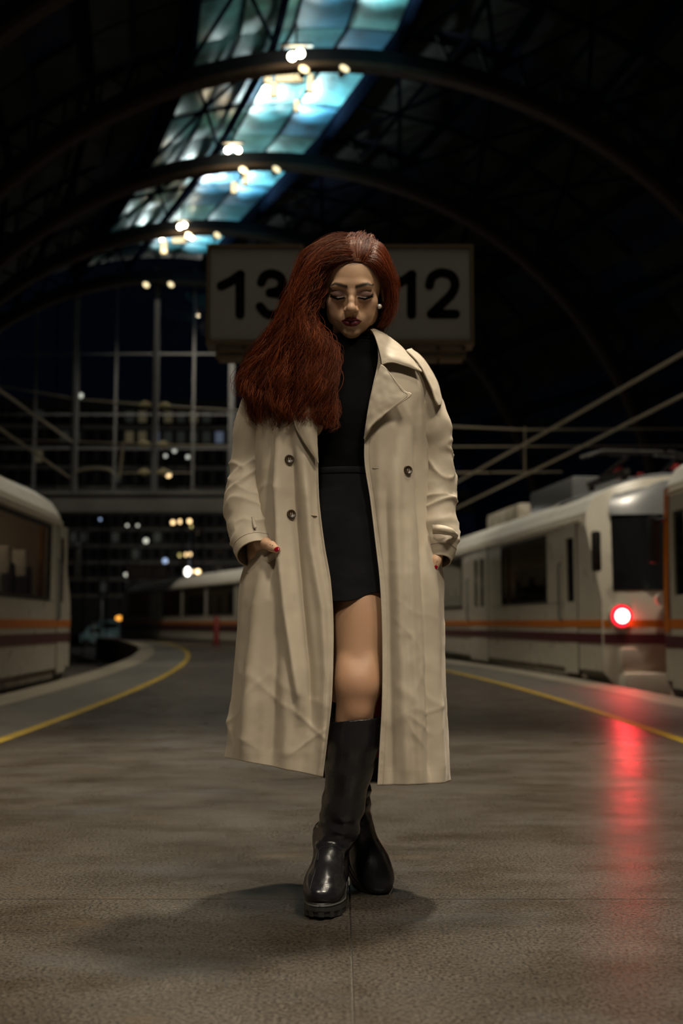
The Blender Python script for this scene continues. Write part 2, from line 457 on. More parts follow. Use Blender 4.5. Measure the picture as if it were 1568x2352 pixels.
    ws = MB().grid([[(x * (1.30 - .16 * max(0, (z - 1.1))), front(x * (1.30 - .16 * max(0, (z - 1.1))), z) - .02, z) for x in xs] for z in np.linspace(1.12, 2.12, 9)])
    wo = ws.build('windscreen', M['screen_black'], r, 0)
    fz = []
    for t in np.linspace(0, 1, 14):
        if t < .35: z = 2.10 + .48 * t / .35; row = [(x * (1.16 - .55 * (t / .35) ** 3), front(x * 1.1, z) - .03, z) for x in xs]
        else:
            u = (t - .35) / .65; yy = front(0, 2.58) + 2.3 * u
            row = [(x * (1.02 + .14 * u) if abs(x) < 2 else 0, yy + .25 * abs(x) ** 3 * (1 - u), 2.70 - .22 * abs(x) ** 3 - .02 * u) for x in xs]
        fz.append(row)
    MB().grid(fz).build('roof_fairing', M['train_grey'], r, 0)
    for s in (1, -1):
        wp = MB().tube([(s * .5, front(.5, 1.12) - .04, 1.12), (s * .25, front(.25, 1.75) - .05, 1.75)], .014, 5); wp.build('wiper', M['black_rubber'], wo)
        lo = MB().disc((s * 1.24, front(1.24, .82) + .03, .80), (0, -1, 0), .155, .075, 24).build('lamp_bezel', M['train_grey'] if not lit_tail else M['cream'], r, 30)
        if lit_tail:
            MB().disc((s * 1.24, front(1.24, .82) - .04, .80), (0, -1, 0), .13, .02, 24).build('lamp_ring', M['red_ring'], lo, 30)
            MB().disc((s * 1.24, front(1.24, .82) - .058, .80), (0, -1, 0), .085, .016, 20).build('lamp_lens', M['red_glow'], lo, 30)
        MB().disc((s * .80, front(.80, .95) + .03, 1.0), (0, -1, 0), .075, .07, 18).build('head_lamp', M['white_lens'], r, 30)
        mi = MB().box(s * 1.50 - .05, s * 1.50 + .05, .30, .42, 1.35, 1.85, bev=.03).tube([(s * 1.40, .62, 1.8), (s * 1.5, .4, 1.8)], .02, 6); mi.build('mirror', M['black_rubber'], r, 40)
        if orange_corner:
            oc = MB().grid([[(s * (1.425 + .012), front(1.42, z) + .02 - .10 + k, z) if k > .09 else (s * 1.33, front(1.33, z) - .015, z) for k in (0, .10, .26)] for z in np.linspace(.62, 2.12, 12)])
            oc.build('orange_corner', M['orange'], r)
    bp = MB().box(-1.28, -.42, .06, .5, -.42, .12, bev=.06).box(.42, 1.28, .06, .5, -.42, .12, bev=.06).box(-1.28, 1.28, .16, .55, .1, .42, bev=.05)
    bp.build('bumper', M['cream'], r, 40)
    MB().box(-.40, .40, -.02, .5, -.34, .32, bev=.04).disc((0, .05, -.05), (0, -1, 0), .14, .32, 16).build('coupler', M['train_dark'], r, 35)
    # skirts, bogies
    for s in (1, -1):
        y = 1.2
        while y < L - 1:
            ln = 2.6
            MB().box(min(s * 1.30, s * 1.38), max(s * 1.30, s * 1.38), y, min(L, y + ln) - .04, -.02, .2, bev=.02).build('skirt', M['train_skirt'], r)
            if int(y * 3) % 2 == 0 and detail:
                MB().box(min(s * .9, s * 1.28), max(s * .9, s * 1.28), y + .3, y + 1.9, -.5, 0, bev=.05).build('equipment_box', M['train_skirt'], r)
            y += ln
    for by in ([2.6, L - 3.0] if L > 10 else [2.6]):
        bg_ = MB()
        for s in (1, -1): bg_.box(min(s * .98, s * 1.12), max(s * .98, s * 1.12), by - 1.5, by + 1.5, -.5, -.25, bev=.04)
        bo = bg_.build('bogie', M['train_dark'], r, 40)
        for yy in (by - 1.0, by + 1.0):
            for s in (1, -1):
                MB().disc((s * .78, yy, PIT + .165 + .42), (s, 0, 0), .42, .12, 24).build('wheel', M['steel'], bo, 30)
    MB().box(-1.36, 1.36, .9, L - .1, .35, .5).build('floor_pan', M['train_dark'], r)
    il = MB().box(-.15, .15, 1.6, L - .3, 2.36, 2.39).build('ceiling_lamp', M[lamp], r)
    MB().box(-1.3, 1.3, 1.28, 1.32, .5, 2.3).build('cab_wall', M['inner_wall'], r)
    if roof_kit:
        ac = MB().box(-.75, .75, 3.6, 6.0, 2.55, 2.98, bev=.08).build('roof_unit', M['train_grey'], r, 40)
        MB().box(-.7, .7, 7.0, 9.4, 2.55, 2.92, bev=.12).build('roof_unit', M['train_skirt'], r, 40)
        pb = MB()
        for s in (-.5, .5):
            pb.box(s - .04, s + .04, 1.9, 3.5, 2.78, 2.86)
            for q in (2.0, 3.4): pb.tube([(s, q, 2.6), (s, q, 2.8)], .05, 8)
        po = pb.build('pantograph_base', M['train_dark'], r, 40)
        pa = MB()
        for s in (-.45, .45):
            pa.tube([(s, 3.3, 2.86), (s * .8, 2.2, 3.08), (s * .75, 3.0, 3.22)], .028, 8)
        pa.tube([(-.8, 3.0, 3.16), (-.55, 3.0, 3.25), (.55, 3.0, 3.25), (.8, 3.0, 3.16)], .03, 8).tube([(-.8, 2.75, 3.14), (-.55, 2.75, 3.23), (.55, 2.75, 3.23), (.8, 2.75, 3.14)], .03, 8)
        pa.build('pantograph_arm', M['train_dark'], po, 40)
        for q, s in ((2.2, .35), (2.6, -.35), (3.2, .2)):
            ins = MB()
            for k in range(4): ins.disc((s, q, 2.80 + .045 * k), (0, 0, 1), .09 if k % 2 == 0 else .05, .04, 14)
            ins.build('roof_insulator', mat('red_roof_insulator', (.35, .05, .05), .3), po, 40)
    return r

def heading(dx, dy): return math.atan2(-dx, dy)       # local +Y runs along (dx, dy)
# tail lamp train: nose towards the camera
Yn = 13.9
rz = heading(-.112, 1)
px0 = xR(Yn) + .25 + 1.42
train('cream train with glowing red tail lamp and orange and maroon stripes', (px0, Yn, 0), rz, 19.8,
      [(1.35, 1.95, 'single'), (6.3, 7.7, 'double'), (16.6, 18.0, 'double')], [(2.75, 5.35), (8.4, 11.2), (11.9, 14.7)], roof_kit=True)
# train close by on the same track: nose away from the camera, far end in view
Ye = 12.5
RAKE[0] = .15
train('cream train end with orange corner at the edge of the picture', (xR(Ye) + .28 + 1.42, Ye, 0), heading(.04, -1), 9,
      [(.62, 1.25, 'single')], [(2.2, 4.6), (5.2, 7.6)], orange_corner=True, lit_tail=False)
RAKE[0] = 1.0
# window train on the pit side, nose away from the camera
Yw = 16.4
train('cream train with white headrests showing in its long windows', (xL(Yw) - .22 - 1.42, Yw, 0), heading(.035, -1), 14,
      [(.72, 1.3, 'single')], [(1.75, 4.5), (5.2, 8.0), (8.7, 11.5)], lit_tail=False, lamp='inner_lamp_on')
rl = bpy.data.lights.new('tail_lamp_light', 'SPOT'); rl.energy = 20; rl.spot_size = math.radians(110); rl.spot_blend = .6; rl.color = (1, .0, .02); rl.shadow_soft_size = .08
rlo = bpy.data.objects.new('tail_lamp_light', rl); COL.objects.link(rlo); rlo['kind'] = 'helper'
_q = Matrix.Rotation(rz, 3, 'Z') @ Vector((-1.24, front(1.24, .82) - .17, .80)); rlo.location = (px0 + _q.x, Yn + _q.y, _q.z); rlo.rotation_euler = Vector((-.25, -1, -.12)).to_track_quat('-Z', 'Y').to_euler()
# far train seen past the curve of the platform
pa_ = Vector((-7.9, 53.0)); pb_ = Vector((-2.7, 41.0)); dv = (pb_ - pa_).normalized()
train('distant cream train beyond the curve of the platform', (pa_.x + 1.42 * -dv.y * -1, pa_.y + 1.6, 0), heading(dv.x, dv.y), 18.5,
      [(.8, 1.4, 'single'), (6.2, 7.4, 'double')], [(2.0, 5.6), (8.0, 10.8), (11.2, 14.0), (14.4, 17.4)], detail=False, lit_tail=True)
# ================================================================== the vaulted roof
ZC = 2.7; RR = 11.3
def cx(Y): return float(np.interp(Y, [2, 8, 14, 20, 26, 32, 37.6, 43.2, 50], [3.0, 2.4, 1.7, .8, -.25, -2.25, -4.6, -7.0, -10]))
def vp(Y, deg, R): a = math.radians(deg); return Vector((cx(Y) + R * math.sin(a), Y, ZC + R * math.cos(a)))
ARCH_Y = [2.0, 8.0, 14.0, 20.0, 26.0, 32.0, 37.6, 43.2]
SKY_A0, SKY_A1 = -16.5, 7.8

ceil = empty('ceiling'); tag(ceil, 'dark navy vaulted station roof with a glazed strip', 'roof', kind='structure')
def shell(R, a0, a1, y0, y1, na, ny):
    return MB().grid([[vp(y, a, R) for a in np.linspace(a0, a1, na)] for y in np.linspace(y0, y1, ny)])
shell(12.35, -88, SKY_A0 - .3, -2, 43.4, 26, 24).build('roof_lining', M['roof_navy'], ceil, 0)
shell(12.35, SKY_A1 + .3, 88, -2, 43.4, 26, 24).build('roof_lining', M['roof_navy'], ceil, 0)
# slatted infill panels either side of the glass
def plate(y0, y1, a0, a1, R, th, nb=1, bulge=0.0):
    mb = MB(); ny, na = (5, 7) if bulge else (2, 3); ro = []; ri = []
    for i in range(ny):
        y = y0 + (y1 - y0) * i / (ny - 1); o = []; q = []
        for k in range(na):
            a = a0 + (a1 - a0) * k / (na - 1)
            bz = bulge * math.sin(PI * i / (ny - 1)) * math.sin(PI * k / (na - 1))
            o.append(vp(y, a, R - bz)); q.append(vp(y, a, R + th - bz))
        ro.append(o); ri.append(q)
    mb.grid(ro); mb.grid([list(reversed(x)) for x in ri]); return mb
pan_mats = [mat('slatted_roof_panel', (.020 * k, .024 * k, .022 * k), .7, var=.3, vscale=2.2, spec=.1) for k in (.55, .9, 1.3)]
for bi in range(3, len(ARCH_Y) - 1):
    y0, y1 = ARCH_Y[bi], ARCH_Y[bi + 1]; nr = 3
    for j in range(nr):
        a_, b_ = y0 + .25 + (y1 - y0 - .5) * j / nr + .05, y0 + .25 + (y1 - y0 - .5) * (j + 1) / nr - .05
        for s0 in list(np.arange(-64, -17, 5.9)) + list(np.arange(9, 62, 5.9)):
            if rng.random() < .12: continue
            plate(a_, b_, s0 + .35, s0 + 5.5, 12.25, .04).build('roof_panel', pan_mats[int(rng.integers(0, 3))], ceil)

# glazed strip
sky_mats = []
for k, c in enumerate([(.05, .25, .34), (.07, .29, .36), (.03, .17, .30), (.09, .30, .33)]):
    sky_mats.append(mat('teal_roof_glass', c, .36, spec=.8, var=.5, vscale=1.6, detail=7))
sk = empty('skylight'); tag(sk, 'strip of teal glass roof panels lit by uplights', 'skylight', kind='structure')
NA = 4
for bi in range(len(ARCH_Y) - 1):
    y0, y1 = ARCH_Y[bi], ARCH_Y[bi + 1]; nr = 3
    for j in range(nr):
        for k in range(NA):
            a0 = SKY_A0 + (SKY_A1 - SKY_A0) * k / NA; a1 = SKY_A0 + (SKY_A1 - SKY_A0) * (k + 1) / NA
            p = plate(y0 + (y1 - y0) * j / nr + .03, y0 + (y1 - y0) * (j + 1) / nr - .03, a0 + .12, a1 - .12, 12.2, .03, bulge=.07 + .05 * rng.random())
            p.build('roof_pane', sky_mats[int(rng.integers(0, 4))], sk, 0)
    for k in range(NA + 1):
        a = SKY_A0 + (SKY_A1 - SKY_A0) * k / NA
        MB().tube([vp(y, a, 12.12) for y in np.linspace(y0, y1, 5)], .028 if k not in (0, NA) else .14, 6).build('glazing_bar', M['purlin'], sk)
    for j in range(1, nr):
        y = y0 + (y1 - y0) * j / nr
        MB().tube([vp(y, a, 12.14) for a in np.linspace(SKY_A0, SKY_A1, 9)], .02, 6).build('glazing_bar', M['purlin'], sk)

# main arches
for i, y in enumerate(ARCH_Y):
    if y < 12: continue
    nm = ['first arch above the platform', 'arch nearest above the camera', 'arch passing at the top corner', 'widest arch right above the woman', 'second arch behind the widest one', 'third arch above the number sign', 'last arch against the glass end wall'][max(0, i - 1)] if i else 'arch behind the camera'
    r = empty('roof_arch', (0, 0, 0)); tag(r, 'dark steel roof arch, ' + nm, 'arch', 'roof arches', kind='structure')
    pts = [vp(y, a, RR) for a in np.linspace(-86, 86, 64)]
    ctr = Vector((cx(y), y, ZC))
    upf = lambda q, P=pts, c=ctr: (P[q] - c).normalized()
    MB().sweep(pts, [(-.13, 0), (.13, 0), (.13, .34), (-.13, .34)], upf).build('arch_beam', M['rib'], r)
    MB().sweep(pts, [(-.17, -.14), (.17, -.14), (.17, 0.0), (-.17, 0.0)], upf).build('arch_flange', M['rib_low'], r)
    st = MB()
    for a in [q_ for q_ in np.linspace(-76, 76, 33) if not SKY_A0 - 2 < q_ < SKY_A1 + 2]: st.tube([vp(y, a, RR + .3), vp(y, a + 2.4, 12.3)], .045, 5).tube([vp(y, a, RR + .3), vp(y, a - 2.4, 12.3)], .045, 5)
    st.build('arch_strut', M['rib'], r)
# purlins and bracing
for a in (-62, -51, -40, -28.5, SKY_A0, -6.5, SKY_A1, 19.5, 31, 43, 54, 65):
    o = MB().tube([vp(y, a, 11.85) for y in np.linspace(8, 43.2, 30)], .10 if a not in (SKY_A0, SKY_A1) else .15, 6).build('purlin', M['purlin'], ceil, 40)
for bi in range(3, len(ARCH_Y) - 1):
    y0, y1 = ARCH_Y[bi], ARCH_Y[bi + 1]
    for a, b in ((SKY_A0, -6.5), (SKY_A1, 19.5), (19.5, 31), (31, 43)):
        MB().tube([vp(y0, a, 11.8), vp((y0 + y1) / 2, (a + b) / 2, 11.85), vp(y1, b, 11.8)], .05, 5).build('brace', M['purlin'], ceil)
        MB().tube([vp(y0, b, 11.8), vp((y0 + y1) / 2, (a + b) / 2, 11.85), vp(y1, a, 11.8)], .05, 5).build('brace', M['purlin'], ceil)
        MB().tube([vp((y0 + y1) / 2, a, 11.8), vp((y0 + y1) / 2, b, 11.8)], .045, 5).build('brace', M['purlin'], ceil)

# floodlight housings: a can with a lit lens under a yoke
def housing(loc, aim, label, scale=1.0, lens='lamp_on', parts=True):
    d = (Vector(aim) - Vector(loc)).normalized()
    Q = d.to_track_quat('-Z', 'Y').to_matrix().to_4x4(); Q.translation = Vector(loc)
    r = empty('floodlight'); tag(r, label, 'lamp', 'hall floodlights'); r.matrix_world = Q
    can = MB(); n = 18; rows = []
    for z, rad in ((.62, .05), (.60, .16), (.30, .22), (.10, .30), (.06, .31)): rows.append([(rad * scale * math.cos(2 * PI * k / n), rad * scale * math.sin(2 * PI * k / n), z * scale) for k in range(n)])
    can.grid(rows, True).f.append(tuple(range(n))); can.build('housing', M['lamp_case'], r, 40)
    MB().disc((0, 0, .08 * scale), (0, 0, 1), .26 * scale, .02 * scale, 18).build('lens', M[lens], r)
    MB().tube([(-.34 * scale, 0, .3 * scale), (-.34 * scale, 0, .85 * scale), (.34 * scale, 0, .85 * scale), (.34 * scale, 0, .3 * scale)], .025 * scale, 6).build('yoke', M['rib'], r)
    return r
words = ['above the tail lamp side of the woman', 'above the pit side of the woman', 'above the camera', 'behind the camera, added as front fill', 'farther behind the camera, added as front fill', 'over the tail lamp train', 'over the middle of the platform']
for (l_, a_, p_, c_), w_ in zip(FLOODS, words):
    d = (Vector(a_) - Vector(l_)).normalized()
    housing(Vector(l_) - d * .14, a_, 'hall floodlight hanging ' + w_)
    hz = ZC + math.sqrt(max(1, 12.2 ** 2 - (l_[0] - cx(l_[1])) ** 2))
    if l_[1] < 43:
        hr = MB().tube([(l_[0], l_[1], l_[2] + .85), (l_[0], l_[1], max(hz, l_[2] + 1.0))], .03, 6).build('lamp_hanger', M['rib'])
        tag(hr, 'thin rod holding the floodlight ' + w_, 'rod', 'floodlight hangers')

M['lamp_mid'] = mat('warm_half_lit_lens', (1, .8, .5), .4, emit=(1, .8, .45), estr=1.6)
# uplights on the arches that wash the glass strip
def uplight(loc, aim, label, power, cone=58, lens=True, lz='lamp_on', sc=.45):
    flood('uplight', loc, aim, power * .42, size=.08, cone=72, col=(.80, 1.0, .98), blend=1.0)
    flood('uplight', loc, aim, power * 2.8, size=.08, cone=42, col=(.88, 1.0, .95), blend=1.0)
    d = (Vector(aim) - Vector(loc)).normalized()
    return housing(Vector(loc) - d * .10, aim, label, sc, 'lamp_mid')
k = 0
ordn = ['the arch at the top corner', 'the widest arch', 'the second arch', 'the third arch', 'the last arch']
for i, y in enumerate(ARCH_Y[3:]):
    for j, (a, da, dy, pw) in enumerate(((-3.5, 2.6, -2.6, 1000), (1.5, 3.2, -2.0, 900))):
        l_ = vp(y - .5, a, 11.05); t_ = vp(y + dy - .6, a + da, 12.2)
        uplight(l_, t_, 'small uplight on %s, %s of its pair' % (ordn[i], 'pit side' if j == 0 else 'tail lamp side'), pw * (1.0 if y < 40 else .6))
# working lamps clustered under three of the arches
cl_mesh = None
def cluster(Y, px, py, label, n=2, s=1.0):
    c = W(px, py, Y)
    if n > 1: flood('cluster_light', c + Vector((0, 0, -.25)), c + Vector((-1.0 if Y > 35 else 0, 9.0 if Y > 35 else 2.5, -13)), 2600 if Y > 35 else 900, cone=90)
    r = empty('lamp_cluster', c); tag(r, label, 'lamp', 'lamp clusters under the arches')
    for q in range(n):
        ox = (q - (n - 1) / 2) * .15 * s
        MB().ball((ox, 0, .06 * (q % 2) * s), .075 * s, 14, 9).build('bulb', M['lamp_on'], r, 0)
    MB().tube([(-.3 * s, 0, .22 * s), (.3 * s, 0, .22 * s)], .05, 6).tube([(0, 0, .22 * s), (0, .2, .9)], .03, 6).build('bracket', M['lamp_case'], r)
cluster(25.2, 680, 130, 'lamp cluster glowing just above the widest arch', 2, 1.25)
cluster(31.2, 535, 345, 'lamp cluster glowing just above the second arch', 3, 1.0)
cluster(37.0, 418, 521, 'lamp cluster glowing just above the third arch', 2, 1.0)
cluster(38.8, 372, 549, 'single bulb below the third arch, pit side', 1, .9)
cluster(38.8, 440, 546, 'single bulb below the third arch, tail lamp side', 1, .9)
for q, (px, py, Y, ww, hh) in enumerate([(665, 178, 26.6, 62, 16), (628, 205, 26.6, 16, 30), (615, 180, 26.6, 15, 18), (712, 190, 26.8, 12, 40), (681, 242, 26.8, 10, 24), (563, 405, 32.6, 10, 34), (537, 430, 32.6, 12, 24), (376, 567, 38.2, 13, 30), (411, 547, 38.2, 30, 20)]):
    c = W(px, py, Y); s = Y / FPX * 1.04
    r = empty('strip_lamp', c); tag(r, 'half lit lamp tray hanging under %s, %s' % (('the widest arch', 'the second arch', 'the third arch')[0 if Y < 30 else 1 if Y < 35 else 2], ['long horizontal one', 'tallest beside the long one', 'small upper one at its end', 'slim one at the far end', 'lowest slim one', 'upper slim one', 'lower stubby one', 'tall one beside the bulb', 'wide one between two bulbs'][q]), 'lamp', 'half lit lamp trays')
    MB().box(-ww * s / 2, ww * s / 2, -.06, .06, -hh * s / 2, hh * s / 2, bev=.04).build('diffuser', M['lamp_mid'], r, 40)
    MB().box(-ww * s / 2 - .02, ww * s / 2 + .02, .05, .12, -hh * s / 2 - .02, hh * s / 2 + .02).tube([(0, .1, hh * s / 2), (0, .1, hh * s / 2 + .3)], .02, 5).build('tray', M['lamp_case'], r)

# ================================================================== glazed end wall
YW = 43.8
ew = empty('wall_back'); tag(ew, 'dark glass end wall with slim steel mullions under the last arch', 'wall', kind='structure')
M['wall_glass'] = mat('night_glass', (.75, .8, .85), .02, trans=1.0, spec=.5)
ZB0, ZB1 = 4.95, 5.75
def ztop(x):
    d = 12.0 ** 2 - (x - cx(YW)) ** 2
    return ZC + math.sqrt(d) if d > 0 else ZC
xs_main = [W(p, 900, YW).x for p in (-190, -10, 175, 358, 532, 712, 892, 1075)]
allx = []
for a, b in zip(xs_main[:-1], xs_main[1:]): allx += [a, (a + b) / 2]
allx.append(xs_main[-1])
for i, x in enumerate(allx):
    zt = ztop(x)
    if zt < ZB1 + .5: continue
    w = .11 if i % 2 == 0 else .05
    MB().box(x - w, x + w, YW - w, YW + w, ZB1, zt).build('mullion', M['galv'], ew)
tz = [ZB1 + .02, W(300, 1030, YW).z, W(300, 952, YW).z, W(300, 813, YW).z, 14.0]
for z in tz[1:4]:
    MB().box(max(allx[0], cx(YW) - math.sqrt(max(0, 144 - (z - ZC) ** 2))), allx[-1], YW - .04, YW + .04, z - .035, z + .035).build('transom', M['galv'], ew)
for a, b in zip(allx[:-1], allx[1:]):
    zz = tz[:4] + [max(ztop((a + b) / 2), tz[3] + .1)]
    for z0, z1 in zip(zz[:-1], zz[1:]):
        if min(ztop(a), ztop(b)) > z0 + .3:
            MB().add([(a + .05, YW, z0 + .03), (b - .05, YW, z0 + .03), (b - .05, YW, min(z1, ztop(b)) - .03), (a + .05, YW, min(z1, ztop(a)) - .03)], [(0, 1, 2, 3)]).build('pane', M['wall_glass'], ew)
lb = MB().box(-26, 8, YW - .35, YW + .35, ZB0, ZB1).box(-26, 8, YW - .45, YW + .3, ZB1 - .14, ZB1 + .02)
tag(lb.build('lintel', mat('pale_lintel_concrete', (.055, .055, .05), .7, var=.25, vscale=.8)), 'grey lintel beam under the glass end wall', 'beam', kind='structure')
# dim side wall on the tail lamp side with tall slim fins
sw = empty('wall_right'); tag(sw, 'dark side wall with slim vertical fins beyond the trains', 'wall', kind='structure')
MB().box(12.2, 12.5, 4, 52, PIT, 7.5).build('wall_panel', mat('dark_side_wall', (.02, .017, .014), .8, var=.3, vscale=.6), sw)
for y in np.arange(12, 50, 1.4):
    MB().box(11.95, 12.2, y, y + .18, PIT, 7.0).build('fin', mat('brown_fin', (.05, .036, .026), .7) if 'brown_fin' not in bpy.data.materials else bpy.data.materials['brown_fin'], sw)
sl_ = MB().box(-15.5, -15.2, 4, 43, PIT, 6.0).build('wall_left', bpy.data.materials['dark_side_wall']); tag(sl_, 'dark side wall behind the window train', 'wall', kind='structure')

# ================================================================== number sign on its post
YS = 8.5
sg = empty('platform_number_sign', (0, YS, 0)); tag(sg, 'platform sign with boards reading 13 and 12 on a post behind the woman', 'sign')
def local(px, py, dy=0): p = W(px, py, YS + dy); return p.x, p.z
def stroke(pts, w, n=60):
    P = catmull(pts, n) if len(pts) > 2 else np.array([np.array(pts[0]) + (np.array(pts[1]) - np.array(pts[0])) * t for t in np.linspace(0, 1, 12)])
    T = np.gradient(P, axis=0); T /= np.linalg.norm(T, axis=1)[:, None]; Nn = np.stack([-T[:, 1], T[:, 0]], 1)
    l = P + Nn * w / 2; r_ = P - Nn * w / 2
    a0 = math.atan2(Nn[-1][1], Nn[-1][0]); cap1 = [P[-1] + w / 2 * np.array([math.cos(a0 - PI * k / 10), math.sin(a0 - PI * k / 10)]) for k in range(1, 10)]
    a1 = math.atan2(-Nn[0][1], -Nn[0][0]); cap0 = [P[0] + w / 2 * np.array([math.cos(a1 - PI * k / 10), math.sin(a1 - PI * k / 10)]) for k in range(1, 10)]
    return l, r_, cap1, cap0
def stroke_mesh(mb, pts, w, y, th):
    l, r_, c1, c0 = stroke(pts, w); n = len(l)
    vs = [(p[0], y, p[1]) for p in l] + [(p[0], y, p[1]) for p in r_]
    fs = [(i, i + 1, n + i + 1, n + i) for i in range(n - 1)]
    o = len(vs); vs += [(p[0], y, p[1]) for p in c1]; fs.append(tuple([n - 1] + list(range(o, o + 9)) + [2 * n - 1]))
    o2 = len(vs); vs += [(p[0], y, p[1]) for p in c0]; fs.append(tuple([n] + list(range(o2, o2 + 9)) + [0]))
    mb.add(vs, fs if y < 0 else fs)
    # rim
    loop = list(l) + c1 + list(r_[::-1]) + c0; m = len(loop)
    vs = [(p[0], y, p[1]) for p in loop] + [(p[0], y + th, p[1]) for p in loop]
    mb.add(vs, [(i, (i + 1) % m, m + (i + 1) % m, m + i) for i in range(m)])
DIG = {'1': [[(508, 656), (530, 645), (552, 630)], [(551, 632), (551, 722)]],
       '3': [[(600, 648), (607, 634), (624, 628), (643, 636), (648, 652), (640, 666), (620, 672)], [(620, 672), (642, 676), (654, 690), (650, 710), (632, 722), (612, 720), (597, 704)]],
       '2': [[(986, 655), (992, 636), (1012, 626), (1036, 632), (1045, 652), (1037, 674), (1016, 696), (990, 721)], [(990, 721), (1046, 721)]]}
def board(x0p, x1p, digits, nm):
    x0, zt = local(x0p, 572); x1, zb = local(x1p, 785)
    bd = MB().box(x0, x1, -.02, .14, zb, zt, bev=.012).build('board', M['sign_face'], sg, 40)
    fr = MB(); t = .022
    for a, b, c, d in ((x0 - t, x1 + t, zt, zt + t), (x0 - t, x1 + t, zb - t * 1.3, zb), (x0 - t, x0, zb, zt), (x1, x1 + t, zb, zt)):
        fr.box(a, b, -.045, .17, c, d)
    fr.build('board_frame', M['sign_edge'], bd)
    for ch, dx in digits:
        mb = MB()
        for st in DIG[ch]:
            stroke_mesh(mb, [local(p[0] + dx, p[1], -.03) for p in st], .070, -.027, .008)
        mb.build('numeral', M['sign_black'], bd)
    xa, z1 = local(x0p + 12, 790); xb, z0 = local(x1p - 12, 826)
    lv = MB().box(xa, xb, -.015, .13, z0, z0 + .03).box(xa, xb, -.01, .12, (z0 + z1) / 2 - .012, (z0 + z1) / 2 + .012)
    for q in np.linspace(xa, xb - .02, 4): lv.box(q, q + .02, 0, .12, z0, z1 + .03)
    lv.build('lower_tray', M['sign_edge'], bd)
board(483, 689, [('1', 0), ('3', 0)], 'a')
board(876, 1081, [('1', 394), ('2', 0)], 'b')
xa, z1 = local(680, 585); xb, z0 = local(885, 830)
MB().box(-.055, .055, .05, .16, 0, z1).build('post', M['sign_edge'], sg)
MB().box(xa, xb, .06, .12, z1 - .12, z1 - .04).build('crossbar', M['sign_edge'], sg); MB().box(xa, xb, .06, .12, z0 + .1, z0 + .18).build('crossbar', M['sign_edge'], sg)
MB().box(-.14, .14, -.03, .25, 0, .025, bev=.008).build('base_plate', M['sign_edge'], sg)

# ================================================================== overhead line
def wire(pts, r, label, m='wire', cat='wire', n=6):
    return tag(MB().tube(pts, r, n).build('overhead_wire', M[m]), label, cat, 'overhead line')
def trR(y): return xR(y) + 1.67
def trL(y): return xL(y) - 1.64
wire([W(1700, 738, 14.5), W(1568, 812, 15.8), W(1300, 965, 20.0), W(1040, 1112, 27)], .034, 'thick upper wire sloping down over the tail lamp train')
wire([W(1700, 840, 14.5), W(1568, 908, 15.8), W(1300, 1044, 20.0), W(1045, 1168, 27)], .030, 'thick lower wire sloping down over the tail lamp train')
wire([W(-120, 806, 13.5), W(0, 897, 16.0), W(165, 1014, 26)], .030, 'upper slanting wire over the window train')
wire([W(-120, 912, 13.5), W(0, 985, 16.0), W(158, 1096, 26)], .030, 'lower slanting wire over the window train')
wire([W(1000, 978, 24.5), W(1205, 987, 24.5), W(1700, 984, 24.5)], .024, 'topmost level cross wire on the tail lamp side')
wire([W(1000, 1026, 24.5), W(1700, 1024, 24.5)], .018, 'middle level cross wire on the tail lamp side')
wire([W(1000, 1086, 24.5), W(1290, 1084, 24.5)], .020, 'lowest level cross wire on the tail lamp side')
wire([W(1205, 980, 24.5), W(1205, 1086, 24.5)], .020, 'short vertical dropper between the cross wires')
wire([W(-60, 876, 33), W(175, 917, 33), W(352, 931, 33), W(620, 948, 33)], .030, 'topmost cross wire through the insulators')
wire([W(-60, 1008, 33), W(165, 1014, 33), W(352, 1021, 33), W(620, 1026, 33)], .022, 'middle cross wire through the insulators')
wire([W(275, 1087, 33), W(352, 1086, 33), W(440, 1086, 33)], .020, 'lowest short cross wire through the insulators')
wire([W(165, 1087, 33), W(190, 1079, 33), W(222, 1075, 33), W(250, 1079, 33), W(275, 1096, 33), W(278, 1060, 33), W(283, 1014, 33)], .045, 'bent registration arm hanging beside the slim post')
wire([W(175, 690, 33), W(166, 1130, 33)], .07, 'slim post beside the bent registration arm', 'galv', 'post')
wire([W(360, 690, 33), W(351, 1128, 33)], .085, 'thick hanging post between the insulators', 'galv', 'post')
for q, (px, py) in enumerate([(333, 930), (377, 932), (331, 1020), (373, 1021), (330, 1085), (375, 1085)]):
    c = W(px, py, 33); mb = MB()
    for k in range(5): mb.disc((c.x - .16 + .075 * k, 33, c.z), (1, 0, 0), (.05, .09, .12, .09, .05)[k], .05, 16)
    tag(mb.build('insulator', M['insulator']), 'cream insulator on the %s cross wire, %s the thick post' % (('topmost', 'middle', 'lowest')[q // 2], 'pit side of' if q % 2 == 0 else 'sign side of'), 'insulator', 'insulators on the cross wires')

# ================================================================== the town beyond the hall
YB = 96.0
def building(x0, x1, z1, Y, dpt, rows, label, lits, cols, nm='office_building', ww=.62, zbase=3.0):
    r = empty(nm, (0, Y, 0)); tag(r, label, 'building')
    MB().box(x0, x1, 0, dpt, PIT - .12, z1).build('facade', M['facade'], r)
    wm = None; pitch = (x1 - x0) / cols; dz = (z1 - zbase - .5) / rows
    base = MB().box(-pitch * ww / 2, pitch * ww / 2, -.06, .02, 0, dz * .55).mesh('window')
    lib = {}
    for i in range(rows):
        for k in range(cols):
            key = lits(i, k)
            if key not in lib:
                me = base.copy(); me.materials.append(M[key]); lib[key] = me
            link_mesh('window', lib[key], r, (x0 + pitch * (k + .5), 0, zbase + dz * i + .3))
        MB().box(x0, x1, -.35, 0, zbase + dz * i - .18, zbase + dz * i + .05).build('floor_band', M['concrete'], r)
    return r
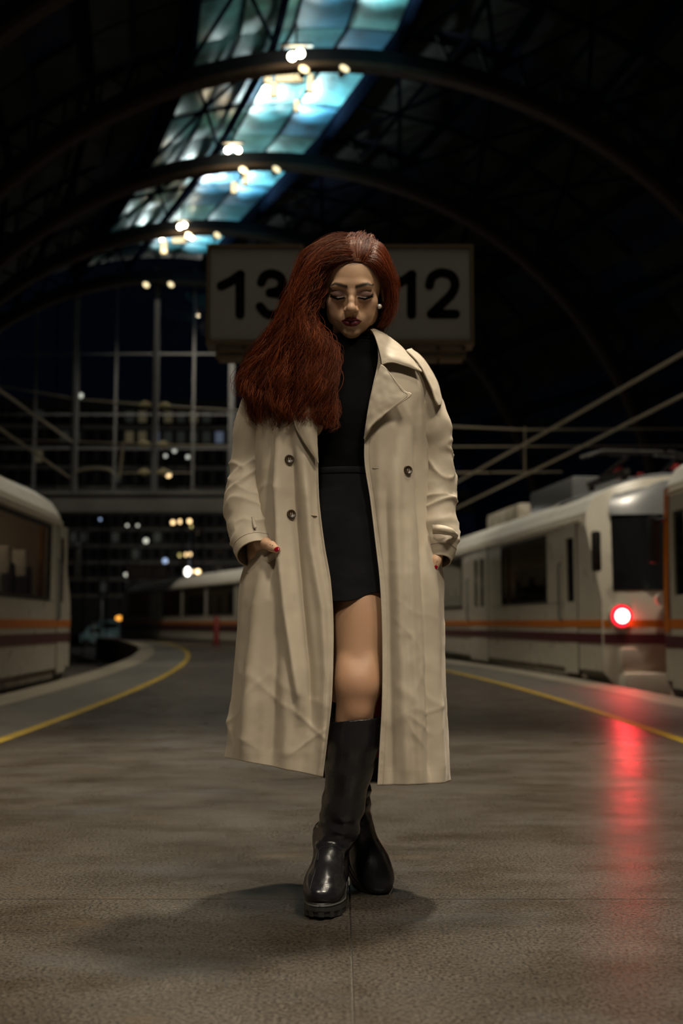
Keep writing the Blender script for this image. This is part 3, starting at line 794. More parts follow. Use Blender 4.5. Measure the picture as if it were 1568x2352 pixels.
M['win_warm'] = lit('warm_lit_window', (.55, .45, .25), .07); M['win_dim'] = lit('dim_lit_window', (.30, .33, .28), .02)
M['win_cool'] = lit('cool_lit_window', (.55, .65, .9), .10); M['win_amber'] = lit('amber_lit_window', (.8, .42, .18), .25)
def lits_a(i, k):
    v = rng.random()
    if i >= 7: return ('win_off' if v < .3 else 'win_dim' if v < .8 else 'win_warm' if v < .93 else 'win_cool') if k > 9 else ('win_off' if v < .85 else 'win_dim')
    return 'win_off' if v < .86 else 'win_dim' if v < .96 else 'win_warm'
building(-24, -4.5, W(400, 1012, YB).z, YB, 12, 9, 'dark office block with lit windows behind the end wall', lits_a, 22)
def lits_b(i, k):
    v = rng.random(); return 'win_off' if v < .9 else 'win_dim'
building(-44, -25, 9.5, 88, 12, 5, 'low dark block behind the window train', lits_b, 14)
# street lamps seen as blurred points of light
M['b_warm'] = lit('warm_street_bulb', (1, .68, .32), 2.6); M['b_white'] = lit('white_street_bulb', (1, .95, .85), 12)
M['b_soft'] = lit('soft_white_bulb', (.9, .9, .75), .8); M['b_blue'] = lit('pale_blue_bulb', (.45, .6, .9), 1.0); M['b_orange'] = lit('orange_street_bulb', (1, .4, .05), 1.6)
M['b_red'] = lit('red_signal_bulb', (1, .05, .04), 2); M['b_olive'] = lit('dull_yellow_bulb', (.8, .66, .2), .8)
BUL = [(423, 1122, 'b_warm', 1, 'alone under the lintel edge'), (250, 965, 'b_soft', 1, 'high between two thin mullions'), (397, 1200, 'b_warm', .9, 'first of the upper warm row'), (414, 1198, 'b_warm', .9, 'second of the upper warm row'), (435, 1197, 'b_warm', .9, 'last of the upper warm row'), (440, 1209, 'b_olive', .7, 'just under the upper warm row'),
       (335, 1242, 'b_soft', 1.1, 'single white one below the warm row'), (413, 1275, 'b_olive', .8, 'first of the lower row'), (425, 1274, 'b_warm', .8, 'middle of the lower row'), (436, 1273, 'b_warm', .8, 'last of the lower row'), (379, 1288, 'b_blue', 1.1, 'pale blue one over the direction board'), (431, 1313, 'b_white', 1.7, 'brightest one over the distant train'), (455, 1313, 'b_warm', 1, 'warm one beside the brightest'), (443, 1312, 'b_warm', .7, 'small one beside the brightest'),
       (313, 1387, 'b_olive', 1, 'dull yellow pair, pit side'), (331, 1387, 'b_olive', 1, 'dull yellow pair, train side'), (230, 1193, 'b_blue', .5, 'faint blue one high up'), (292, 1207, 'b_soft', .6, 'faint pair, first'), (316, 1207, 'b_soft', .6, 'faint pair, second'), (465, 1086, 'b_soft', .8, 'in the upper windows, last'), (443, 1079, 'b_soft', .8, 'in the upper windows, middle'), (417, 1082, 'b_soft', .7, 'in the upper windows, first'), (204, 680, 'b_soft', 1.0, 'highest one under the roof edge'), (289, 1320, 'b_soft', .8, 'beside the direction board')]
for px, py, mm, s, w_ in BUL:
    Yb = (76.0 + 2.1 * (BUL.index((px, py, mm, s, w_)) * 5 % 8)) if py > 1150 else 60.0 + 1.3 * (BUL.index((px, py, mm, s, w_)) * 3 % 7)
    c = W(px, py, Yb); rr = .17 * s * Yb / 84
    r = empty('street_lamp', (c.x, c.y, 0)); tag(r, 'blurred street lamp, ' + w_, 'lamp', 'lamps in the dark town')
    MB().ball((0, 0, c.z), rr, 12, 8).build('bulb', M[mm], r, 0)
    MB().tube([(0, .3, PIT - .12), (0, .3, c.z + .3), (0, 0, c.z + rr)], .04, 5).build('lamp_post', M['rib'], r)
# parked cars
sl_d = bpy.data.lights.new('street_light', 'POINT'); sl_d.energy = 700; sl_d.color = (1.0, .95, .85); sl_d.shadow_soft_size = .3
sl_p = bpy.data.objects.new('street_light', sl_d); COL.objects.link(sl_p); sl_p.location = W(431, 1313, 84) + Vector((0, -.6, 0)); sl_p['kind'] = 'helper'
def parked_car(px, py, Y, w, h, label, van=False, rz=0):
    c = W(px, py, Y); z0 = PIT - .12
    r = empty('parked_car', (c.x, Y, z0), rz); tag(r, label, 'car')
    if van: prof = [(-w / 2, .35), (-w / 2, h * .95), (-w * .42, h), (w * .3, h), (w * .42, h * .6), (w / 2, h * .52), (w / 2, .35)]
    else: prof = [(-w / 2, .35), (-w / 2, h * .62), (-w * .40, h * .66), (-w * .26, h * .97), (w * .08, h), (w * .25, h * .68), (w * .46, h * .58), (w / 2, h * .45), (w / 2, .35)]
    n = len(prof); mb = MB(); mb.add([(x, y, z) for y in (-.85, .85) for x, z in prof], [tuple(range(n)), tuple(range(2 * n - 1, n - 1, -1))] + [(i, n + i, n + (i + 1) % n, (i + 1) % n) for i in range(n)])
    mb.build('body', M['car_teal'], r)
    MB().box(-w * .24, w * .10, -.87, .87, h * .68, h * .9).build('side_windows', M['win_off'], r)
    for x in (-w * .32, w * .32):
        for y in (-.88, .72): MB().disc((x, y, .32), (0, 1, 0), .32, .16, 18).build('wheel', M['tyre'], r, 30)
    MB().box(w / 2 - .05, w / 2 + .02, -.7, -.4, h * .38, h * .46).box(-w / 2 - .02, -w / 2 + .05, -.7, -.4, h * .4, h * .48).build('lamp', M['white_lens'], r)
parked_car(222, 1440, 89, 2.6, 1.62, 'small pale teal car parked beyond the pit', rz=.3)
parked_car(268, 1440, 93.5, 2.9, 2.05, 'taller teal van parked behind the small car', True)
tag(MB().box(-.02, .02, -.02, .02, 0, 1, Matrix.Translation(W(215, 1470, 80))).box(-.55, .55, -.06, .06, 1.3, 2.7, Matrix.Translation(W(215, 1466, 80))).tube([W(215, 1480, 80), W(215, 1430, 80)], .06, 6).build('notice_board', mat('pale_notice_board', (.30, .30, .27), .6)), 'pale notice board standing above the parked cars', 'board')
def street_light(px, py, Y, mm, label, rr, zpost=True):
    c = W(px, py, Y); r = empty('signal_lamp', (c.x, Y, 0)); tag(r, label, 'lamp')
    MB().ball((0, 0, c.z), rr, 12, 8, (1.5, 1, .8)).build('bulb', M[mm], r, 0)
    MB().tube([(0, .2, PIT - .12), (0, .2, c.z)], .05, 6).build('lamp_post', M['rib'], r)
street_light(275, 1420, 86, 'b_orange', 'orange beacon glowing above the teal van', .22)
street_light(320, 1460, 60, 'b_red', 'small red marker lamp on the ground before the distant train', .11)
# red bollard before the distant train
c = W(497, 1452, 36.0)
rb = empty('red_bollard', (c.x, 36.0, 0)); tag(rb, 'slim dark red bollard in front of the distant train', 'bollard')
M['bollard_red'] = mat('dull_red_bollard', (.20, .02, .015), .5)
MB().tube([(0, 0, 0), (0, 0, .86), (0, 0, .93)], [.09, .09, .04], 14).build('post', M['bollard_red'], rb, 40)
MB().tube([(0, 0, 0), (0, 0, .03)], .13, 14).build('base_plate', M['train_dark'], rb, 40)
# direction board far off with two pale columns of lettering
db = empty('direction_board', W(340, 1313, 62)); tag(db, 'grey direction board with illegible pale lettering above the distant train', 'sign')
MB().box(-1.15, 1.15, -.05, .12, -.42, .42, bev=.03).build('panel', mat('dim_grey_board', (.07, .07, .062), .5), db)
lt = MB()
for i, xx in enumerate([-.95, -.8, -.62, -.5, -.32, -.15, .02, .35, .52, .7, .86]): lt.box(xx, xx + .09, -.075, -.05, -.28 + .06 * (i % 2), .26 - .08 * (i % 3))
lt.build('lettering', mat('pale_board_lettering', (.17, .17, .15), .5), db)
for q in (-.8, .8): MB().tube([(q, .2, .4), (q, .2, PIT - .12 - db.location.z)], .06, 6).build('post', M['rib'], db)
# ================================================================== signed distance modelling
class Field:
    """smooth-blended distance field on a grid, turned into a mesh by surface nets"""
    def __init__(s, lo, hi, h):
        s.lo = np.array(lo, np.float32); s.h = h
        s.n = np.ceil((np.array(hi) - np.array(lo)) / h).astype(int) + 1
        s.ax = [(s.lo[i] + h * np.arange(s.n[i])).astype(np.float32) for i in range(3)]
        s.d = np.full(tuple(s.n), .08, np.float32)
    def _sub(s, lo, hi):
        sl = []
        for i in range(3):
            a = int(max(0, math.floor((lo[i] - s.lo[i]) / s.h))); b = int(min(s.n[i], math.ceil((hi[i] - s.lo[i]) / s.h) + 1))
            if b <= a: return None
            sl.append(slice(a, b))
        return tuple(sl)
    def _xyz(s, sl):
        return np.meshgrid(s.ax[0][sl[0]], s.ax[1][sl[1]], s.ax[2][sl[2]], indexing='ij', sparse=True)
    def _mix(s, sl, v, k, sub=False):
        d = s.d[sl]
        if sub:
            v = -v
            if k > 0:
                hh = np.clip(.5 - .5 * (v - d) / k * -1, 0, 1)
                hh = np.clip(.5 + .5 * (v - d) / k, 0, 1)
                s.d[sl] = d * (1 - hh) + v * hh + k * hh * (1 - hh)
            else: s.d[sl] = np.maximum(d, v)
        else:
            if k > 0:
                hh = np.clip(.5 + .5 * (d - v) / k, 0, 1)
                s.d[sl] = d * (1 - hh) + v * hh - k * hh * (1 - hh)
            else: s.d[sl] = np.minimum(d, v)
    def ell(s, c, r, k=.01, rot=None, sub=False):
        c = np.array(c, float); r = np.array(r, float) if hasattr(r, '__len__') else np.array([r] * 3, float)
        m = max(r) + 3 * k + .012
        sl = s._sub(c - m, c + m)
        if sl is None: return s
        X, Y, Z = s._xyz(sl); x, y, z = X - c[0], Y - c[1], Z - c[2]
        if rot is not None:
            R = np.array(rot.to_matrix().transposed()) if hasattr(rot, 'to_matrix') else np.array(rot).T
            x, y, z = (R[i, 0] * x + R[i, 1] * y + R[i, 2] * z for i in range(3))
        k0 = np.sqrt((x / r[0]) ** 2 + (y / r[1]) ** 2 + (z / r[2]) ** 2)
        k1 = np.sqrt((x / r[0] ** 2) ** 2 + (y / r[1] ** 2) ** 2 + (z / r[2] ** 2) ** 2) + 1e-9
        s._mix(sl, (k0 * (k0 - 1) / k1).astype(np.float32), k, sub); return s
    def cone(s, a, b, ra, rb, k=.01, sub=False, flat=None):
        """capsule with two radii; flat=(axis, factor) squeezes it along an axis"""
        a = np.array(a, float); b = np.array(b, float); m = max(ra, rb) * 1.4 + 3 * k + .012
        sl = s._sub(np.minimum(a, b) - m, np.maximum(a, b) + m)
        if sl is None: return s
        X, Y, Z = s._xyz(sl); ab = b - a; L2 = (ab ** 2).sum() + 1e-12
        t = np.clip(((X - a[0]) * ab[0] + (Y - a[1]) * ab[1] + (Z - a[2]) * ab[2]) / L2, 0, 1)
        dx, dy, dz = X - a[0] - t * ab[0], Y - a[1] - t * ab[1], Z - a[2] - t * ab[2]
        if flat is not None:
            ax = np.array(flat[0], float); ax /= np.linalg.norm(ax)
            q = dx * ax[0] + dy * ax[1] + dz * ax[2]; f = flat[1] - 1
            dx, dy, dz = dx + q * f * ax[0], dy + q * f * ax[1], dz + q * f * ax[2]
        v = np.sqrt(dx ** 2 + dy ** 2 + dz ** 2) - (ra + (rb - ra) * t)
        s._mix(sl, v.astype(np.float32), k, sub); return s
    def chain(s, pts, rs, k=.01, sub=False, flat=None):
        for i in range(len(pts) - 1): s.cone(pts[i], pts[i + 1], rs[i], rs[i + 1], k, sub, flat)
        return s
    def mesh(s):
        d = s.d; ins = d < 0
        c = [ins[i:ins.shape[0] - 1 + i, j:ins.shape[1] - 1 + j, k:ins.shape[2] - 1 + k] for i in (0, 1) for j in (0, 1) for k in (0, 1)]
        cnt = sum(x.astype(np.int8) for x in c); act = (cnt > 0) & (cnt < 8)
        I = np.stack(np.nonzero(act), 1); idx = np.full(act.shape, -1, np.int32); idx[tuple(I.T)] = np.arange(len(I))
        cor = np.array([(i, j, k) for i in (0, 1) for j in (0, 1) for k in (0, 1)])
        val = np.stack([d[I[:, 0] + q[0], I[:, 1] + q[1], I[:, 2] + q[2]] for q in cor], 1)
        acc = np.zeros((len(I), 3)); num = np.zeros(len(I))
        for a in range(8):
            for b in range(a + 1, 8):
                if np.abs(cor[a] - cor[b]).sum() != 1: continue
                va, vb = val[:, a], val[:, b]; cr = (va < 0) != (vb < 0)
                t = np.where(cr, va / np.where(cr, va - vb, 1), 0)[:, None]
                acc += np.where(cr[:, None], cor[a] + t * (cor[b] - cor[a]), 0); num += cr
        P = s.lo + s.h * (I + acc / num[:, None])
        F = []
        for ax in range(3):
            o1, o2 = [q for q in range(3) if q != ax]
            a = np.moveaxis(ins, ax, 0); ch = a[:-1] != a[1:]
            ch = np.moveaxis(ch, 0, ax); first = np.moveaxis(np.moveaxis(ins, ax, 0)[:-1], 0, ax)
            E = np.stack(np.nonzero(ch), 1)
            ok = (E[:, o1] > 0) & (E[:, o2] > 0) & (E[:, o1] < s.n[o1] - 1) & (E[:, o2] < s.n[o2] - 1); E = E[ok]
            fl = first[tuple(E.T)]
            q = []
            for u, v in ((0, 0), (1, 0), (1, 1), (0, 1)):
                e = E.copy(); e[:, o1] -= u; e[:, o2] -= v; q.append(idx[tuple(e.T)])
            q = np.stack(q, 1)
            flip = fl if ax != 1 else ~fl
            q[~flip] = q[~flip][:, ::-1]
            F.append(q)
        return P, np.vstack(F)

def np_mesh(name, P, F, m, parent=None, sm=True, cols=None):
    me = bpy.data.meshes.new(name); F = np.asarray(F)
    me.vertices.add(len(P)); me.vertices.foreach_set('co', np.asarray(P, np.float32).ravel())
    k = F.shape[1]; me.loops.add(F.size); me.loops.foreach_set('vertex_index', F.astype(np.int32).ravel())
    me.polygons.add(len(F)); me.polygons.foreach_set('loop_start', np.arange(0, F.size, k, dtype=np.int32))
    me.update(calc_edges=True); me.validate()
    if sm: smooth(me)
    if cols is not None:
        at = me.color_attributes.new('tint', 'FLOAT_COLOR', 'POINT')
        at.data.foreach_set('color', np.hstack([cols, np.ones((len(cols), 1))]).astype(np.float32).ravel())
    if m: me.materials.append(m)
    o = bpy.data.objects.new(name, me); COL.objects.link(o)
    if parent: o.parent = parent
    return o

def vnoise(P, scale, seed=0.0, oct=2):
    """smooth value noise in -1..1 for an (n,3) array"""
    out = np.zeros(len(P)); amp = 1.0; tot = 0
    for o in range(oct):
        q = P * scale * (2 ** o) + seed + 17.3 * o
        i = np.floor(q).astype(np.int64); f = q - i; f = f * f * (3 - 2 * f)
        def hsh(a, b, c):
            n = (a * 374761393 + b * 668265263 + c * 2147483647 * 3) & 0xffffffff
            n = ((n ^ (n >> 13)) * 1274126177) & 0xffffffff
            return ((n ^ (n >> 16)) & 0xffff) / 32767.5 - 1
        v = 0
        for dx in (0, 1):
            for dy in (0, 1):
                for dz in (0, 1):
                    w = (f[:, 0] if dx else 1 - f[:, 0]) * (f[:, 1] if dy else 1 - f[:, 1]) * (f[:, 2] if dz else 1 - f[:, 2])
                    v = v + w * hsh(i[:, 0] + dx, i[:, 1] + dy, i[:, 2] + dz)
        out += amp * v; tot += amp; amp *= .5
    return out / tot

def grid_faces(nr, nc, closed=False):
    i = np.arange(nr - 1)[:, None]; k = np.arange(nc if closed else nc - 1)[None, :]
    a = i * nc + k; b = i * nc + (k + 1) % nc
    return np.stack([a, b, b + nc, a + nc], -1).reshape(-1, 4)

def grid_normals(G, closed=False):
    du = np.gradient(G, axis=0); 
    if closed: dv = (np.roll(G, -1, 1) - np.roll(G, 1, 1)) * .5
    else: dv = np.gradient(G, axis=1)
    n = np.cross(dv, du); return n / (np.linalg.norm(n, axis=2, keepdims=True) + 1e-12)

# ------------------------------------------------------------------ materials of the figure
def tint_mat(name, rough, sss=0.0, bump=0.0, bscale=200., spec=.5):
    m = mat(name, (.5, .5, .5), rough, bump=bump, bscale=bscale, spec=spec)
    nt = m.node_tree; a = nt.nodes.new('ShaderNodeAttribute'); a.attribute_name = 'tint'
    b = nt.nodes['Principled BSDF']; nt.links.new(a.outputs['Color'], b.inputs['Base Color'])
    if sss: b.inputs['Subsurface Weight'].default_value = sss; b.inputs['Subsurface Radius'].default_value = (.010, .005, .003); b.inputs['Subsurface Scale'].default_value = .5
    return m
M['skin'] = tint_mat('skin', .52, .12, .06, 700.)
def cloth_mat(name, c, rough, bump, sheen=.0, var=.06, spec=.3):
    m = mat(name, c, rough, sheen=sheen, var=var, vscale=5, bump=bump, bscale=900, spec=spec); return m
M['coat'] = cloth_mat('beige_gabardine', (.46, .395, .305), .55, .10, .10)
M['coat_dark'] = mat('beige_stitching', (.30, .25, .18), .7)
M['knit'] = cloth_mat('black_knit', (.0035, .0035, .004), .9, .3, .0, .06, .06)
M['skirt'] = cloth_mat('black_wool', (.0085, .0085, .0095), .9, .3, .02, .06, .12)
M['leather'] = mat('black_leather', (.011, .011, .013), .30, spec=.55, bump=.04, bscale=260, rvar=.06, vscale=9)
M['sole'] = mat('black_rubber_sole', (.016, .016, .015), .55, var=.3, vscale=40)
M['welt'] = mat('grey_welt_stitch', (.07, .07, .065), .6)
M['brass'] = mat('brass_zip', (.62, .40, .12), .25, metal=1.0)
M['horn'] = mat('brown_horn_button', (.055, .032, .014), .3, spec=.5, col2=(.020, .011, .005), vscale=60)
M['nail'] = mat('crimson_nail_varnish', (.24, .004, .016), .12, spec=.7)
M['pearl'] = mat('pearl', (.70, .66, .60), .16, spec=.7, coat=.4)
M['lash'] = mat('black_lashes', (.002, .0015, .0015), .9, spec=.0)
M['lining_red'] = mat('red_lining', (.20, .006, .008), .6)
M['lining_black'] = mat('black_lining_band', (.008, .008, .008), .7)
def hair_mat(name, stops):
    m = bpy.data.materials.new(name); m.use_nodes = True; nt = m.node_tree; b = nt.nodes['Principled BSDF']
    a = nt.nodes.new('ShaderNodeAttribute'); a.attribute_name = 'tint'; nt.links.new(a.outputs['Color'], b.inputs['Base Color'])
    b.inputs['Roughness'].default_value = .46; b.inputs['Specular IOR Level'].default_value = .26
    b.inputs['Specular Tint'].default_value = (1, .72, .5, 1)
    return m
M['hair'] = hair_mat('auburn_hair', None)
M['hair_under'] = tint_mat('auburn_hair_depth', .9, spec=.05)

DY = .10                                  # how far behind the first estimate the figure stands
def w(px, py, Y): return np.array(W(px, py, Y + DY))
person = empty('person', (0.0, 3.02, 0)); 
tag(person, 'person with long red hair walking in an open beige trench coat and black boots', 'person')
PO = Vector(person.location)
def own(o):                                # meshes are made in world measures; keep them so under the figure's root
    o.parent = person; o.matrix_parent_inverse = Matrix.Translation(-PO); return o
# ================================================================== the body
SK = np.array([.60, .375, .235])
HS = 1.135
HP, HY, HR = math.radians(25), math.radians(3.0), math.radians(1.0)
HM = (Matrix.Rotation(-HY, 3, 'Z') @ Matrix.Rotation(HP, 3, 'X') @ Matrix.Rotation(HR, 3, 'Y'))
HMn = np.array(HM) * HS
EYE = w(807, 676, 2.862)
HO = EYE - HMn @ np.array([0, -.083, 0])
def head_to_world(P): return P @ HMn.T + HO

hf = Field((-.10, -.135, -.20), (.10, .125, .135), .00135)
hf.ell((0, .014, .034), (.0725, .092, .084), .0)
hf.ell((0, -.022, .012), (.0625, .066, .080), .02)
hf.ell((0, -.030, -.040), (.0530, .056, .058), .02)
hf.ell((0, -.048, -.070), (.0365, .042, .034), .02)
hf.ell((0, -.076, -.0915), (.0175, .016, .0125), .018)
for s in (-1, 1):
    hf.ell((s * .0455, -.012, -.056), (.016, .028, .026), .02)
    hf.ell((s * .041, -.062, -.022), (.020, .018, .017), .018)
    hf.ell((s * .035, -.064, -.048), (.018, .017, .022), .016)
    hf.ell((s * .027, -.0795, .0205), (.024, .008, .0080), .014, Matrix.Rotation(s * .12, 3, 'Y'))
    hf.ell((s * .031, -.1000, -.002), (.0200, .0165, .0130), .012, sub=True)
    hf.ell((s * .0315, -.0715, -.001), (.0185, .0158, .0148), .006)                      # lid over the eyeball
    hf.cone((s * .0165, -.0860, -.0068), (s * .0315, -.0882, -.0104), .0018, .0020, .004)        # lower lid
    hf.cone((s * .0315, -.0882, -.0104), (s * .0465, -.0800, -.0062), .0020, .0016, .004)
    hf.chain([(s * .0165, -.0862, -.0052), (s * .0315, -.0893, -.0070), (s * .0470, -.0795, -.0030)], [.0008, .0011, .0008], .0012, sub=True)  # lid slit
    hf.chain([(s * .0175, -.0885, .0085), (s * .031, -.0885, .0118), (s * .046, -.079, .0070)], [.0012, .0016, .0012], .003, sub=True)      # crease
# nose
hf.chain([(0, -.0800, .016), (0, -.0870, .004), (0, -.0965, -.012), (0, -.1050, -.027)], [.0080, .0058, .0062, .0078], .009)
hf.ell((0, -.1055, -.0300), (.0105, .0105, .0092), .008)
for s in (-1, 1):
    hf.ell((s * .0120, -.0945, -.0345), (.0072, .0098, .0068), .006)
    hf.ell((s * .0063, -.1000, -.0398), (.0035, .0048, .0026), .002, sub=True)
    hf.ell((s * .0205, -.0905, -.0330), (.0032, .006, .009), .005, sub=True)
# mouth
hf.ell((0, -.0800, -.0585), (.027, .0150, .0195), .012)
hf.cone((0, -.0960, -.043), (0, -.0955, -.051), .0022, .0026, .004, sub=True)
for s in (-1, 1):
    hf.chain([(0, -.0955, -.0563), (s * .0055, -.0960, -.0551), (s * .0140, -.0915, -.0572), (s * .0225, -.0840, -.0612)], [.0030, .0036, .0030, .0014], .0022)
    hf.chain([(0, -.0950, -.0668), (s * .0090, -.0935, -.0664), (s * .0205, -.0845, -.0624)], [.0054, .0048, .0014], .003)
    hf.chain([(0, -.0995, -.0611), (s * .0085, -.0985, -.0605), (s * .0235, -.0850, -.0620)], [.0007, .0007, .0008], .0016, sub=True)
    # ears
    hf.ell((s * .0735, .010, -.012), (.0065, .0165, .0290), .006, Matrix.Rotation(s * .22, 3, 'Z') @ Matrix.Rotation(.18, 3, 'X'))
    hf.ell((s * .0790, .006, -.008), (.0035, .0085, .0150), .004, Matrix.Rotation(.18, 3, 'X'), sub=True)
    hf.ell((s * .0715, -.001, -.0395), (.0050, .0070, .0080), .005)
# neck, running down into the roll collar
hf.cone((0, .030, -.060), (0, .045, -.20), .050, .052, .022)
P, F = hf.mesh()
# colours that belong to the skin and the make-up
def sstep(a, b, x): t = np.clip((x - a) / (b - a), 0, 1); return t * t * (3 - 2 * t)
x, y, z = P[:, 0], P[:, 1], P[:, 2]; ax = np.abs(x)
C = np.tile(SK, (len(P), 1)); front_ = sstep(-.045, -.065, y)
def blend(C, k, c): return C * (1 - k[:, None]) + np.array(c) * k[:, None]
C = C * (1 + .05 * vnoise(P, 60, 3)[:, None])
C = blend(C, .35 * np.exp(-((ax - .043) ** 2 / .018 ** 2 + (z + .028) ** 2 / .018 ** 2)) * front_, (.52, .24, .17))     # rouge
C = blend(C, .25 * np.exp(-(x ** 2 / .012 ** 2 + (z + .03) ** 2 / .012 ** 2)) * front_, (.52, .26, .19))
sh = np.exp(-(((ax - .0315) / .0200) ** 2 + ((z - .0035) / .0095) ** 2) ** 1.6) * front_
C = blend(C, .85 * sh, (.150, .072, .078))                                                                          # mauve lid shadow
C = blend(C, .5 * np.exp(-(((ax - .0335) / .020) ** 2 + ((z + .0035) / .0045) ** 2)) * front_, (.06, .03, .03))
C = blend(C, .30 * np.exp(-(((ax - .029) / .017) ** 2 + ((z + .0165) / .006) ** 2)) * front_, (.30, .17, .13))
lz = np.interp(ax, [.014, .0185, .0315, .0445, .0515], [-.0056, -.0078, -.0102, -.0062, -.0004])
C = blend(C, np.exp(-((z - lz) / .0036) ** 4) * sstep(.0135, .0165, ax) * (1 - sstep(.0485, .0525, ax)) * front_, (.010, .006, .006))   # lash line
bz = np.interp(ax, [.008, .014, .026, .038, .052], [.0182, .0190, .0225, .0248, .0192]); bh = np.interp(ax, [.006, .012, .030, .044, .054], [.0034, .0050, .0048, .0032, .0010])
C = blend(C, .96 * np.exp(-(np.abs(z - bz) / bh) ** 3) * sstep(.0075, .0105, ax) * (1 - sstep(.050, .055, ax)) * front_, (.008, .005, .004))     # brows
lipu = np.interp(ax, [0, .0055, .0120, .0245], [-.0530, -.0512, -.0535, -.0615]); lipl = np.interp(ax, [0, .0110, .0180, .0245], [-.0738, -.0724, -.0688, -.0622])
lk = sstep(-.0010, .0008, np.minimum(lipu - z, z - lipl)) * (1 - sstep(.0238, .0252, ax)) * front_
C = blend(C, lk, (.165, .014, .030))
C = blend(C, .85 * np.exp(-((z + .0612) / .0011) ** 2) * (1 - sstep(.020, .0245, ax)) * front_, (.03, .003, .006))
C = blend(C, np.exp(-((x - .0265) ** 2 + (z + .0315) ** 2) / .0011 ** 2) * front_, (.06, .03, .02))                   # mole
C = blend(C, np.maximum(sstep(.0, .03, y) * sstep(-.02, .03, z), sstep(.064, .074, z - .10 * ax)), (.045, .012, .007))                                            # scalp
HEADP, HEADF, HEADC = head_to_world(P), F, C

# limbs and trunk, coarser
bf = Field((-.40, 2.70, .02), (.40, 3.46, 1.53), .0052)
NB = w(812, 850, 2.985)
bf.ell(w(808, 940, 2.985), (.135, .072, .13), .0)
bf.ell(w(806, 1040, 2.98), (.105, .078, .14), .05)
bf.ell(w(808, 1190, 2.98), (.135, .095, .13), .06)
bf.ell(w(808, 1275, 2.99), (.145, .10, .09), .05)
bf.cone(NB, HO + HMn @ np.array([0, .040, -.135]), .056, .053, .04)
for sx in (715, 902): bf.ell(w(sx if sx < 800 else 868, 965, 2.905), (.055, .045, .055), .04)
toe = np.array(W(751, 2118, 2.835))
FM1 = Matrix.Translation(Vector((toe[0] + .002, 2.835 + .160, 0.0))) @ Matrix.Rotation(math.radians(-8), 4, 'Z')
ball = np.array([W(856, 2034, 3.18).x, 3.18, .010])                              # rear foot: heel lifted, toe down and turned out
FM2 = Matrix.Translation(Vector(ball)) @ Matrix.Rotation(math.radians(34), 4, 'Z') @ Matrix.Rotation(math.radians(36), 4, 'X') @ Matrix.Rotation(math.radians(-20), 4, 'Y') @ Matrix.Translation((0, .085, 0))
ANK = Vector((0, .050, .150))
LH, LK, LA = w(836, 1300, 2.965), w(821, 1582, 2.850), np.array(FM1 @ ANK)      # front leg
RH, RK, RA = w(776, 1300, 2.985), w(800, 1600, 3.06), np.array(FM2 @ ANK)        # rear leg
SH1 = [w(775, 1905, 2.925), w(787, 1850, 2.905), w(803, 1758, 2.880), w(812, 1700, 2.868), w(818, 1652, 2.862)]
def leg(H, K, A, f, mid=None):
    H, K, A = map(np.array, (H, K, A)); d = A - K
    f.cone(H, K + np.array([0, .008, .02]), .083, .056, .03)
    f.ell(H * .5 + K * .5 + np.array([0, -.018, .02]), (.060, .055, .13), .05)
    f.ell(K + np.array([0, -.030, .012]), (.036, .026, .042), .030)
    f.ell(K + np.array([0, -.030, -.052]), (.022, .018, .022), .025)
    f.ell(K + np.array([.030, -.008, .035]), (.025, .03, .045), .03); f.ell(K + np.array([-.030, -.008, .03]), (.025, .03, .045), .03)
    if mid is None: mid = [K + d * .3 + np.array([0, .008, 0]), K + d * .6]
    f.chain([K, mid[0], mid[1], A], [.052, .047, .038, .030], .025)
leg(LH, LK, LA, bf, [SH1[2], SH1[1]]); leg(RH, RK, RA, bf)
for A, T in ((LA, np.array(FM1 @ Vector((0, -.07, .062)))), (RA, np.array(FM2 @ Vector((0, -.07, .062))))):
    bf.cone(A, T, .032, .022, .02)
SHL, ELL, WRL = w(664, 890, 3.0), w(574, 1115, 3.03), w(590, 1238, 2.932)      # her right arm (pit side)
SHR, ELR, WRR = w(946, 885, 3.0), w(1006, 1110, 3.01), w(1003, 1250, 2.955)
for S_, E_, W_ in ((SHL, ELL, WRL), (SHR, ELR, WRR)):
    bf.chain([S_, S_ * .5 + E_ * .5, E_], [.052, .044, .038], .03); bf.chain([E_, E_ * .6 + W_ * .4, W_], [.038, .037, .025], .02)
P2, F2 = bf.mesh()
# hands
def hand(Wr, fdir, thumbside, back, thumb_pts, curl, h=.0017):
    """Wr wrist, fdir direction of the fingers, thumbside the side the thumb leaves, back the direction of the back of the hand"""
    f = np.array(fdir, float); f /= np.linalg.norm(f); sd = np.array(thumbside, float); sd -= f * sd.dot(f); sd /= np.linalg.norm(sd)
    bk = np.cross(f, sd); bk *= np.sign(bk.dot(back)) or 1
    lo = Wr - .15; hi = Wr + .15; hh = Field(lo, hi, h)
    kn = [Wr + f * .085 + sd * q for q in (.030, .010, -.010, -.028)]
    hh.cone(Wr - f * .03, Wr + f * .015, .0235, .023, .01, flat=(bk, 1.3))
    for kq in kn: hh.cone(Wr + f * .012 + (kq - Wr - f * .085) * .45, kq, .0165, .0125, .014, flat=(bk, 1.15))
    hh.ell(Wr + f * .045, (.030, .030, .030), .02)
    for kq, L_, c_ in zip(kn, (.066, .074, .069, .053), curl):
        p = kq.copy(); d = f.copy(); pts = [p]; ang = 0
        for j, s_ in enumerate((.46, .31, .23)):
            ang += c_; d = f * math.cos(ang) - bk * math.sin(ang); p = p + d * L_ * s_; pts.append(p)
        hh.chain(pts, [.0100, .0090, .0082, .0072], .004)
    tp = [np.array(q) for q in thumb_pts]
    hh.chain(tp, [.0150, .0122, .0112, .0092], .012)
    hh.cone(Wr - f * .012 , tp[0], .019, .0165, .015)
    return hh.mesh()
